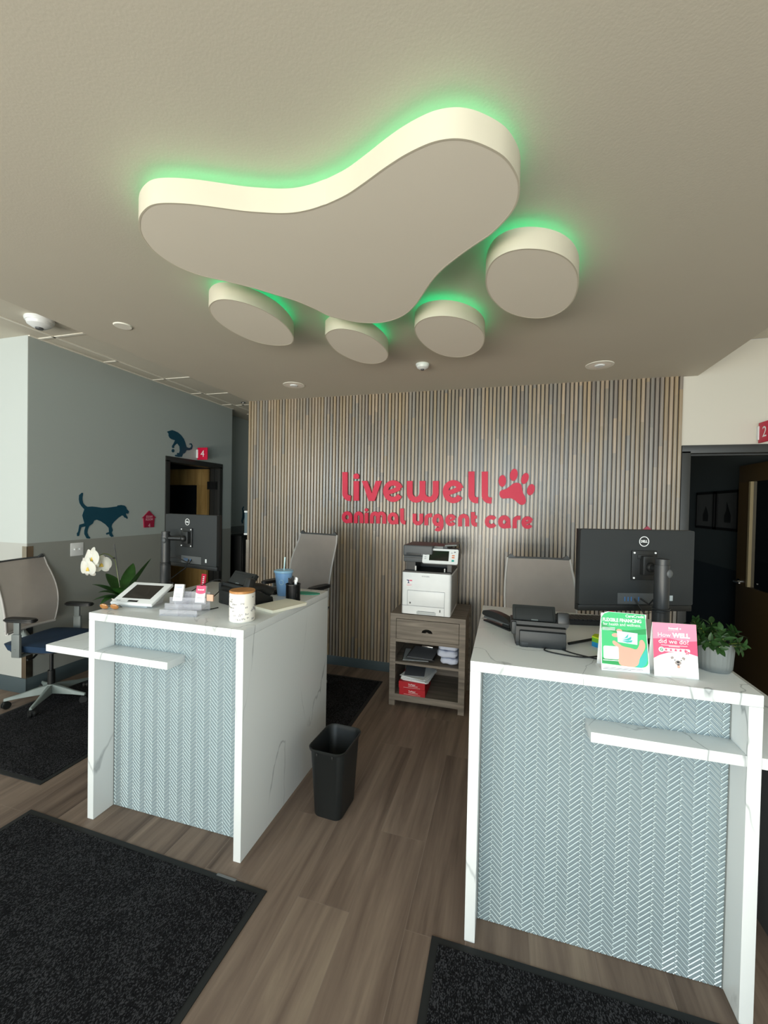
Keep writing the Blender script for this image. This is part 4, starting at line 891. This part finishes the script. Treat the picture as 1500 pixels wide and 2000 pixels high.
# tent cards
def tent(name, p0, p1, h, label):
    a, b = Vector(p0), Vector(p1); w = (b-a).length; rz = math.degrees(math.atan2(b.y-a.y, b.x-a.x))
    r = thing(name, label, 'tent card', (a.x, a.y, DZ), rz, 'tent cards on the right desk')
    return r, w
def face(r, th): return RX(-th)          # front face leans back
# green card
r, w = tent('tent_card', (.352, 1.692), (.514, 1.71), .2, 'green tent card reading FLEXIBLE FINANCING on the right desk')
hh = .212; M = face(r, 9); FM = M @ XZ
ob('front_panel', B().prism([(0, 0), (w, 0), (w-.008, hh-.004)]+[(.03, hh)]+[(.03+.028*math.cos(math.radians(a_))-.0, hh-.028+.028*math.sin(math.radians(a_))) for a_ in (100, 120, 140, 160, 180)], .0012, M @ T(0, .0012, 0) @ XZ), 'paper', r, 0)
ob('back_panel', B().box(.004, w-.004, 0, .0012, 0, hh-.006, M=T(0, .066, 0) @ RX(9)).box(0, w, 0, .066, 0, .001), 'paper', r, 0)
lay = lambda k: M @ T(0, -.0003*k, 0) @ XZ
cl = lambda pts: pts
ob('print', B().prism([(.002, .024), (w-.03, .018)]+arc(w-.024, .04, .02, .02, -80, 0, 5)+[(w-.0085, .19), (w-.01, hh-.005), (.031, hh-.001), (.014, hh-.008), (.004, hh-.022)], .0003, lay(0)), 'green1', r, 0)
ob('print', B().prism([(.003, .17), (.04, .152), (.09, .147), (w-.007, .157), (w-.007, .137), (.1, .132), (.05, .137), (.003, .152)], .0003, lay(1)).prism([(.003, .026), (.003, .046), (.06, .04), (.12, .022), (.08, .02)], .0003, lay(1)), 'green2', r, 0)
ob('print', B().prism([(w-.045, .02), (w-.028, .018), (w-.012, .03), (w-.007, .045), (w-.007, .09), (w-.02, .07), (w-.04, .04)], .0003, lay(1)), 'gteal', r, 0)
hand = [(.062, .026), (.082, .02), (.11, .02), (.125, .03), (.131, .052), (.148, .085), (.149, .105), (.141, .117), (.132, .112), (.13, .098), (.12, .082), (.1, .086), (.075, .09), (.062, .098), (.046, .108), (.04, .104), (.044, .094), (.056, .086), (.06, .075), (.058, .05)]
ob('print', B().prism(catmull(hand, 3), .0003, lay(2)).prism(arc(.051, .128, .013, .007, 0, 345, 12), .0003, lay(2)).prism(arc(.064, .145, .01, .006, 0, 345, 12), .0003, lay(2)), 'skin', r, 0)
ob('print', B().prism([(.056, .144), (.126, .139), (.124, .098), (.058, .104)], .0003, lay(3)), 'lav', r, 0)
ob('print', B().prism([(.07, .115), (.082, .12), (.095, .135), (.092, .122)], .0003, lay(4)).prism([(.074, .112), (.09, .118), (.104, .126), (.103, .117), (.095, .112)], .0003, lay(4)).prism([(.072, .109), (.092, .111), (.108, .114), (.105, .106), (.09, .104)], .0003, lay(4)), 'gteal', r, 0)
ob('print', B().prism(rrect(.008, .06, .042, .088, .006), .0003, lay(3)), 'paper', r, 0)
b = B(); text('CareCredit', .0135, M @ T(.118, -.0014, .199) @ XZ, b=b, bold=.0002); text('FLEXIBLE FINANCING', .0172, M @ T(.074, -.0014, .182) @ XZ, b=b, bold=.0005, sx=.8); text('for health and wellness.', .0155, M @ T(.074, -.0014, .167) @ XZ, b=b, sx=.88)
for z in (.153, .149, .145): b.box(.006, .05, -.0016, -.0012, z, z+.0016, M=M)
b.box(.006, .06, -.0016, -.0012, .036, .0385, M=M)
ob('lettering', b, 'white', r, 0)
b = B(); b.box(.006, .14, -.0006, -.0001, .01, .0115, M=M).box(.006, .1, -.0006, -.0001, .006, .0073, M=M); ob('lettering', b, 'ink', r, 0)
# pink card
r, w = tent('tent_card', (.523, 1.694), (.664, 1.708), .19, 'pink and white tent card reading How WELL did we do beside the plant')
hh = .187; M = face(r, 9)
ob('front_panel', B().box(0, w, 0, .0012, 0, hh, M=M), 'paper', r, 0)
ob('back_panel', B().box(0, w, 0, .0012, 0, hh, M=T(0, .06, 0) @ RX(9)).box(0, w, 0, .06, 0, .001), 'paper', r, 0)
ob('print', B().prism([(0, hh), (0, .062), (.02, .074), (.05, .085), (.08, .089), (.11, .087), (w, .078), (w, hh)], .0003, lay(0)), 'pink', r, 0)
ob('print', B().prism([(0, hh), (0, .13), (.05, .135), (.1, .125), (w, .13), (w, hh)], .0003, lay(1)), 'pinkl', r, 0)
b = B(); text('livewell', .0105, M @ T(.067, -.0014, .169) @ XZ, b=b, bold=.0004); b.ball(.0028, M @ T(.09, -.001, .169) @ SC(1, .2, 1)); text('animal urgent care', .0045, M @ T(.067, -.0014, .162) @ XZ, b=b)
text('How', .0215, M @ T(.036, -.0014, .145) @ XZ, b=b); text('WELL', .0215, M @ T(.091, -.0014, .145) @ XZ, b=b, bold=.0012); text('did we do?', .0225, M @ T(.066, -.0014, .123) @ XZ, b=b)
b.box(.025, .11, -.0016, -.0012, .109, .1105, M=M).box(.05, .085, -.0016, -.0012, .1055, .107, M=M)
def star(x, z, s_, bb):
    bb.prism([(x+(s_ if k % 2 == 0 else s_*.42)*math.sin(PI*k/5), z+(s_ if k % 2 == 0 else s_*.42)*math.cos(PI*k/5)) for k in range(10)], .0003, lay(4))
b.prism(arc(.026, .094, .0095, .0095, 0, 345, 16), .0003, lay(3)).prism(rrect(.034, .118, .088, .1, .005), .0003, lay(2))
ob('lettering', b, 'white', r, 0)
b = B(); [star(.041+.0155*k, .094, .0062, b) for k in range(5)]
for k in range(5): b.prism([(.108+.0015*math.sin(2*PI*k/5)+q*math.cos(2*PI*k/5), .088+.0025*math.cos(2*PI*k/5)-q*math.sin(2*PI*k/5)) for q in (-.0014, .0014)]+[(.108+.007*math.sin(2*PI*k/5)+q*math.cos(2*PI*k/5), .088+.007*math.cos(2*PI*k/5)-q*math.sin(2*PI*k/5)) for q in (.0017, -.0017)], .0003, lay(5))
ob('stars', b, 'pink', r, 0)
b = B(); text('G', .014, M @ T(.026, -.0018, .0935) @ XZ, b=b, bold=.0006); ob('lettering', b, mat('logo_green', '4a9a6a', .5), r, 0)
# printed bulldog
b = B().prism(catmull([(.056, .0), (.05, .02), (.058, .036), (.055, .056), (.06, .066), (.078, .068), (.094, .066), (.1, .056), (.096, .036), (.104, .02), (.1, .0)], 3), .0003, lay(1)); ob('print', b, mat('dog_white', 'dcdad6', .5), r, 0)
b = B().prism([(.057, .062), (.054, .07), (.062, .073), (.066, .067)], .0003, lay(2)).prism([(.09, .067), (.094, .073), (.102, .069), (.099, .061)], .0003, lay(2)).prism(catmull([(.072, .046), (.068, .05), (.07, .056), (.078, .06), (.086, .056), (.088, .05), (.084, .046)], 3), .0003, lay(2)); ob('print', b, mat('dog_grey', '9a8f8c', .5), r, 0)
b = B().prism(arc(.078, .054, .005, .0035, 0, 340, 10), .0003, lay(3)).prism(arc(.068, .06, .0018, .0018, 0, 320, 8), .0003, lay(3)).prism(arc(.088, .06, .0018, .0018, 0, 320, 8), .0003, lay(3)).prism([(.073, .045), (.078, .041), (.084, .045), (.078, .047)], .0003, lay(3)); ob('print', b, 'black', r, 0)
ob('print', B().prism(arc(.079, .038, .005, .005, 0, 340, 10), .0003, lay(4)), 'skin', r, 0)
# potted plant
r = thing('potted_plant', 'bushy green plant in a ribbed grey pot at the right end of the right desk', 'plant', (.763, 1.845, DZ))
t = bmesh.new(); N = 72; R = []
for z, rad in ((0, .05), (.004, .052), (.01, .052), (.012, .0545), (.105, .0605), (.108, .0605), (.108, .056), (.095, .055)):
    rib = .0016 if .011 < z < .107 and rad > .054 else 0
    R.append([t.verts.new(((rad+rib*math.cos(24*2*PI*i/N))*math.cos(2*PI*i/N), (rad+rib*math.cos(24*2*PI*i/N))*math.sin(2*PI*i/N), z)) for i in range(N)])
for a, b_ in zip(R, R[1:]):
    for i in range(N): t.faces.new((a[i], a[(i+1) % N], b_[(i+1) % N], b_[i]))
t.faces.new(R[0][::-1]); ob('pot', B().add(t), 'potg', r, 60); ob('soil', B().cyl(.054, .054, .002, 32, T(0, 0, .093)), 'soil', r)
fo = B(); sm = B(); rn = random.Random(11)
for k in range(30):
    az = rn.uniform(0, 360); til = rn.uniform(0, 1)**.8*78; L = rn.uniform(.06, .095)*(1 if til > 25 else .95)
    d_ = Vector((math.sin(math.radians(til))*math.cos(math.radians(az)), math.sin(math.radians(til))*math.sin(math.radians(az)), math.cos(math.radians(til))*.9))
    base = Vector((d_.x*.03, d_.y*.03, .092)); tip = base+d_*L
    sm.tube([base, base+d_*L*.5+Vector((0, 0, .004)), tip], .0016, 5)
    q = d_.to_track_quat('Z', 'Y').to_matrix().to_4x4()
    for j in range(7):
        fo.add(blade(rn.uniform(.026, .038), rn.uniform(.007, .0095), rn.uniform(.15, 1.1), .25, 0, th=.0008, n=5), Matrix.Translation(tip-d_*rn.uniform(0, .035)) @ q @ RZ(j*51+rn.uniform(-15, 15)))
ob('foliage', fo, 'leaf2', r, 60); ob('stems', sm, 'stem', r)

# ================================================================ WASTE BIN
r = thing('waste_bin', 'black rectangular waste bin against the side of the left desk', 'bin', (-.878, 2.15, 0), -3)
t = bmesh.new(); rings = []
for z, hx, hy, rr in ((0, .078, .105, .035), (.006, .082, .108, .038), (.36, .098, .135, .045), (.366, .106, .143, .05), (.378, .108, .145, .05), (.38, .104, .141, .048), (.37, .096, .133, .045), (.01, .079, .105, .036)):
    rings.append([t.verts.new((x, y, z)) for x, y in rrect(-hx, hx, -hy, hy, rr, 6)])
for a, b_ in zip(rings, rings[1:]):
    for i in range(len(a)): t.faces.new((a[i], a[(i+1) % len(a)], b_[(i+1) % len(a)], b_[i]))
t.faces.new(rings[0][::-1]); t.faces.new(rings[-1]); bmesh.ops.recalc_face_normals(t, faces=t.faces[:])
ob('tub', B().add(t), 'bin', r, 50)
b = B()
for x in (-.045, .045): b.box(x-.004, x+.004, -.139, -.132, .345, .36, .001)
ob('rib', b, 'rubber', r)

# ================================================================ PRINTER CART
CX0, CX1, CY0, CY1, CZ = -.91, -.284, 3.391, 3.93, .777
cw, cdp = CX1-CX0, CY1-CY0
r = thing('printer_cart', 'grey oak printer stand with one drawer and open shelves', 'cart', (CX0, CY0, 0))
ob('top', B().box(0, cw, 0, cdp, CZ-.04, CZ, .002), 'gwood', r, 0)
for x in (0, cw-.05):
    for y in (0, cdp-.05): ob('leg', B().box(x, x+.05, y, y+.05, 0, CZ-.04, .001), 'gwood', r, 0)
dr = ob('drawer', B().box(.053, cw-.053, .002, .022, .567, .733, .0015).box(.06, cw-.06, .022, .45, .58, .72), 'gwood', r, 0)
b = B(); t = bmesh.new(); R = []
for i in range(9):
    a = PI*i/8; R.append([t.verts.new((-.045*math.cos(a)*k, -.026*math.sin(PI*j/6)*(1 if i not in (0, 8) else .3), .03*math.sin(a)*k)) for j, k in enumerate((1, .97, .88, .75, .6, .4, .2))])
for a, c_ in zip(R, R[1:]):
    for j in range(6): t.faces.new((a[j], a[j+1], c_[j+1], c_[j]))
bmesh.ops.solidify(t, geom=t.faces[:], thickness=.002)
ob('cup_pull', B().add(t, T(cw/2, .002, .635)), 'black', dr, 60)
ob('rail', B().box(.05, cw-.05, 0, .03, .54, .565, .001), 'gwood', r, 0)
ob('shelf', B().box(.01, cw-.01, .004, cdp-.01, .352, .372, .001), 'gwood', r, 0)
ob('shelf', B().box(.01, cw-.01, .004, cdp-.01, .085, .1, .001).box(.05, cw-.05, 0, .02, .045, .1, .001), 'gwood', r, 0)
for x in (.012, cw-.024): ob('side_panel', B().box(x, x+.012, .05, cdp-.05, .1, CZ-.04), 'gwood', r, 0)
ob('back_rail', B().box(.05, cw-.05, cdp-.03, cdp-.015, .45, .57).box(.05, cw-.05, cdp-.03, cdp-.015, .1, .2), 'gwood', r, 0)
# printer
PRX, PRY = -.82, 3.405
r = thing('printer', 'white and black multifunction printer on top of the grey cart', 'printer', (PRX, PRY, CZ))
pw_, pd_ = .41, .47
body = B().prism(rrect(0, pw_, 0, pd_, .02, 4), .345, T(0, 0, .004)); ob('body', body, 'white', r)
ob('side_cover', B().box(pw_-.001, pw_+.002, .03, pd_-.03, .03, .33, .002), mat('printer_side_grey', 'a2a4a4', .5), r)
ob('feeder_door', B().box(.05, .36, -.003, .004, .075, .2, .002), 'white', r)
ob('seam', B().box(.05, .36, -.0042, .0, .2, .202).box(.0, .36, -.0042, .0, .073, .0748).box(.358, .36, -.0042, 0, .0, .2).box(.049, .051, -.0042, 0, .075, .2).box(.14, .28, -.0045, 0, .03, .033), 'ink', r, 0)
ob('tray_handle', B().box(.13, .29, -.005, .006, .008, .03, .003), 'steelgrey', r)
ob('marker', B().box(.32, .328, -.0045, 0, .035, .055).box(.068, .08, -.0048, 0, .09, .104), 'dgrey', r)
ob('logo', text('KYOCERA', .014, T(.2, -.001, .322) @ XZ), 'ink', r, 0)
sk = ob('sticker', B().box(.035, .09, -.0012, .0, .23, .295), 'paper', r, 0)
ob('sticker_print', B().prism([(.04, .287), (.06, .287), (.062, .28), (.06, .268), (.066, .258), (.048, .258), (.054, .268), (.052, .279), (.042, .281)], .0004, T(0, -.0012, 0) @ XZ), 'navyp', sk, 0)
ob('sticker_lettering', B().box(.064, .088, -.0018, -.001, .277, .287).box(.042, .084, -.0018, -.001, .247, .25).box(.042, .084, -.0018, -.001, .238, .24), 'pink', sk, 0)
ob('output_tray', B().prism([(.0, 0), (pw_, 0), (pw_-.01, .012), (.01, .012)], pd_-.01, T(0, pd_, .349) @ XZ).box(.02, .1, .06, .4, .36, .44).box(pw_-.04, pw_-.005, .05, .4, .36, .42).box(.02, pw_-.02, .3, .42, .36, .45), 'black', r, 0)
ob('paper_guide', B().box(.1, .112, .04, .06, .362, .4, .002).box(.345, .355, .04, .06, .362, .39, .002), 'teeth', r)
sc_ = ob('scanner', B().box(.005, pw_+.03, .02, .42, .435, .485, .008).box(.0, .25, .02, .4, .485, .575, .012, 3).box(.25, pw_+.03, .06, .4, .485, .53, .006).box(.24, .36, .1, .38, .53, .57, .006), 'dgrey', r)
ob('feeder_slot', B().box(.03, .15, .012, .022, .495, .51, .002).box(.01, .2, .012, .022, .468, .474), 'black', sc_); ob('feeder_tray', B().box(.34, pw_+.03, .1, .38, 0, .012, .003, M=T(0, 0, .545) @ RY(-4)).box(.25, .33, .075, .1, .54, .57, .003), 'mgrey', sc_)
M = T(.31, -.0, .43) @ RX(-28)
cp = ob('control_panel', B().prism(rrect(-.14, .15, 0, .13, .012, 4), .016, M @ XZ), 'white', r)
ob('screen', B().prism(rrect(-.085, .075, .025, .112, .002, 2), .0008, M @ T(0, -.016, 0) @ XZ), 'screen', cp, 0)
b = B()
for z in (.105, .09, .07, .05, .035): b.box(-.125, -.108, -.0168, -.016, z, z+.004, M=M)
b.box(.09, .105, -.0168, -.016, .095, .099, M=M).box(.115, .128, -.0168, -.016, .1, .11, M=M); ob('buttons', b, 'ink', cp, 0)
b = B(); [b.box(.1, .122, -.0168, -.016, z, z+.009, M=M) for z in (.07, .053)]; ob('button', b, 'orange', cp, 0)
ob('button', B().box(.1, .12, -.0168, -.016, .022, .038, M=M), mat('start_key_teal', '2aa097', .4), cp, 0)
# things on the shelves
def clipboard(loc, rz, mt_, label):
    r = thing('clipboard', label, 'clipboard', loc, rz, 'clipboards on the middle shelf')
    ob('board', B().box(-.115, .115, -.16, .16, 0, .004, .001), 'black', r, 0); ob('sheet', B().box(-.108, .108, -.155, .13, .004, .007), mt_, r, 0)
    ob('metal_clip', B().box(-.05, .05, .125, .155, .006, .014, .002).tube([(-.04, .15, .012), (-.03, .165, .02), (.03, .165, .02), (.04, .15, .012)], .002, 6), 'chrome', r)
clipboard((-.72, 3.60, .372), 8, 'steelgrey', 'lower left clipboard with pale sheet on the middle shelf of the cart')
clipboard((-.655, 3.585, .4025), -3, 'clip', 'upper clipboard with slate grey sheet on the middle shelf of the cart')
ob('document_tray', B().box(-.12, .12, -.16, .16, 0, .008, .002), 'black', loc=(-.66, 3.59, .3938), label='black folder under the upper clipboard on the cart shelf', cat='folder', smooth=0)
def towel(loc, s_, seed, label):
    t = bmesh.new(); bmesh.ops.create_cube(t, size=1); bmesh.ops.subdivide_edges(t, edges=t.edges[:], cuts=11, use_grid_fill=True)
    for v in t.verts:
        p = v.co*2; k = (abs(p.x)**5+abs(p.y)**5+abs(p.z)**3)**(1/4.2); p = p/max(k, .01) if k > 0 else p
        p = p*.5; n_ = noise.noise(Vector((p.x*2.2, p.y*2, p.z*5+seed*7)))
        p.x += .06*n_; p.z += .14*noise.noise(Vector((p.x*4+seed, p.y*2, p.z*3))); v.co = Vector((p.x*s_[0], p.y*s_[1], p.z*s_[2]+s_[2]/2))
    return ob('folded_towel', B().add(t), 'towel', loc=loc, label=label, cat='towel', group='folded white towels', smooth=80)
towel((-.418, 3.53, .377), (.145, .2, .052), 1, 'white crumpled towel, bottom of the pile on the cart shelf')
towel((-.435, 3.53, .432), (.175, .21, .056), 2, 'white crumpled towel, middle of the pile on the cart shelf')
towel((-.428, 3.53, .492), (.165, .2, .05), 3, 'white crumpled towel, top of the pile on the cart shelf')
def carton(loc, rz, label):
    r = thing('paper_carton', label, 'box', loc, rz, 'red paper cartons'); ob('carton', B().box(-.11, .11, -.14, .14, 0, .056, .001), 'redbox', r, 0)
    b = B(); text('TruPaper', .016, T(0, -.1405, .036) @ XZ, b=b, bold=.0003); b.box(-.07, .07, -.1408, -.14, .008, .0095).box(-.03, .05, -.1408, -.14, .02, .0212).box(-.03, .05, -.1408, -.14, .024, .0252)
    ob('lettering', b, 'white', r, 0)
carton((-.712, 3.53, .1), 0, 'red paper carton, lower of two on the bottom shelf')
carton((-.72, 3.53, .157), 2, 'red paper carton, upper of two under the loose papers')
b = B(); rn = random.Random(5)
for k in range(9): b.box(-.105, .105, -.14, .14, k*.004, k*.004+.0035, M=T(rn.uniform(-.01, .02), rn.uniform(-.01, .01), 0) @ RZ(rn.uniform(-7, 4)))
pp = thing('paper_stack', 'loose white papers on the upper red carton', 'papers', (-.69, 3.54, .2135), -8); ob('sheets', b, 'paper', pp, 0)
ob('folder', B().box(-.085, .085, -.12, .12, 0, .004, .001), 'clip', loc=(-.72, 3.55, .2502), rot=(0, 0, .12), label='slate grey folder on top of the loose papers', cat='folder', smooth=0)
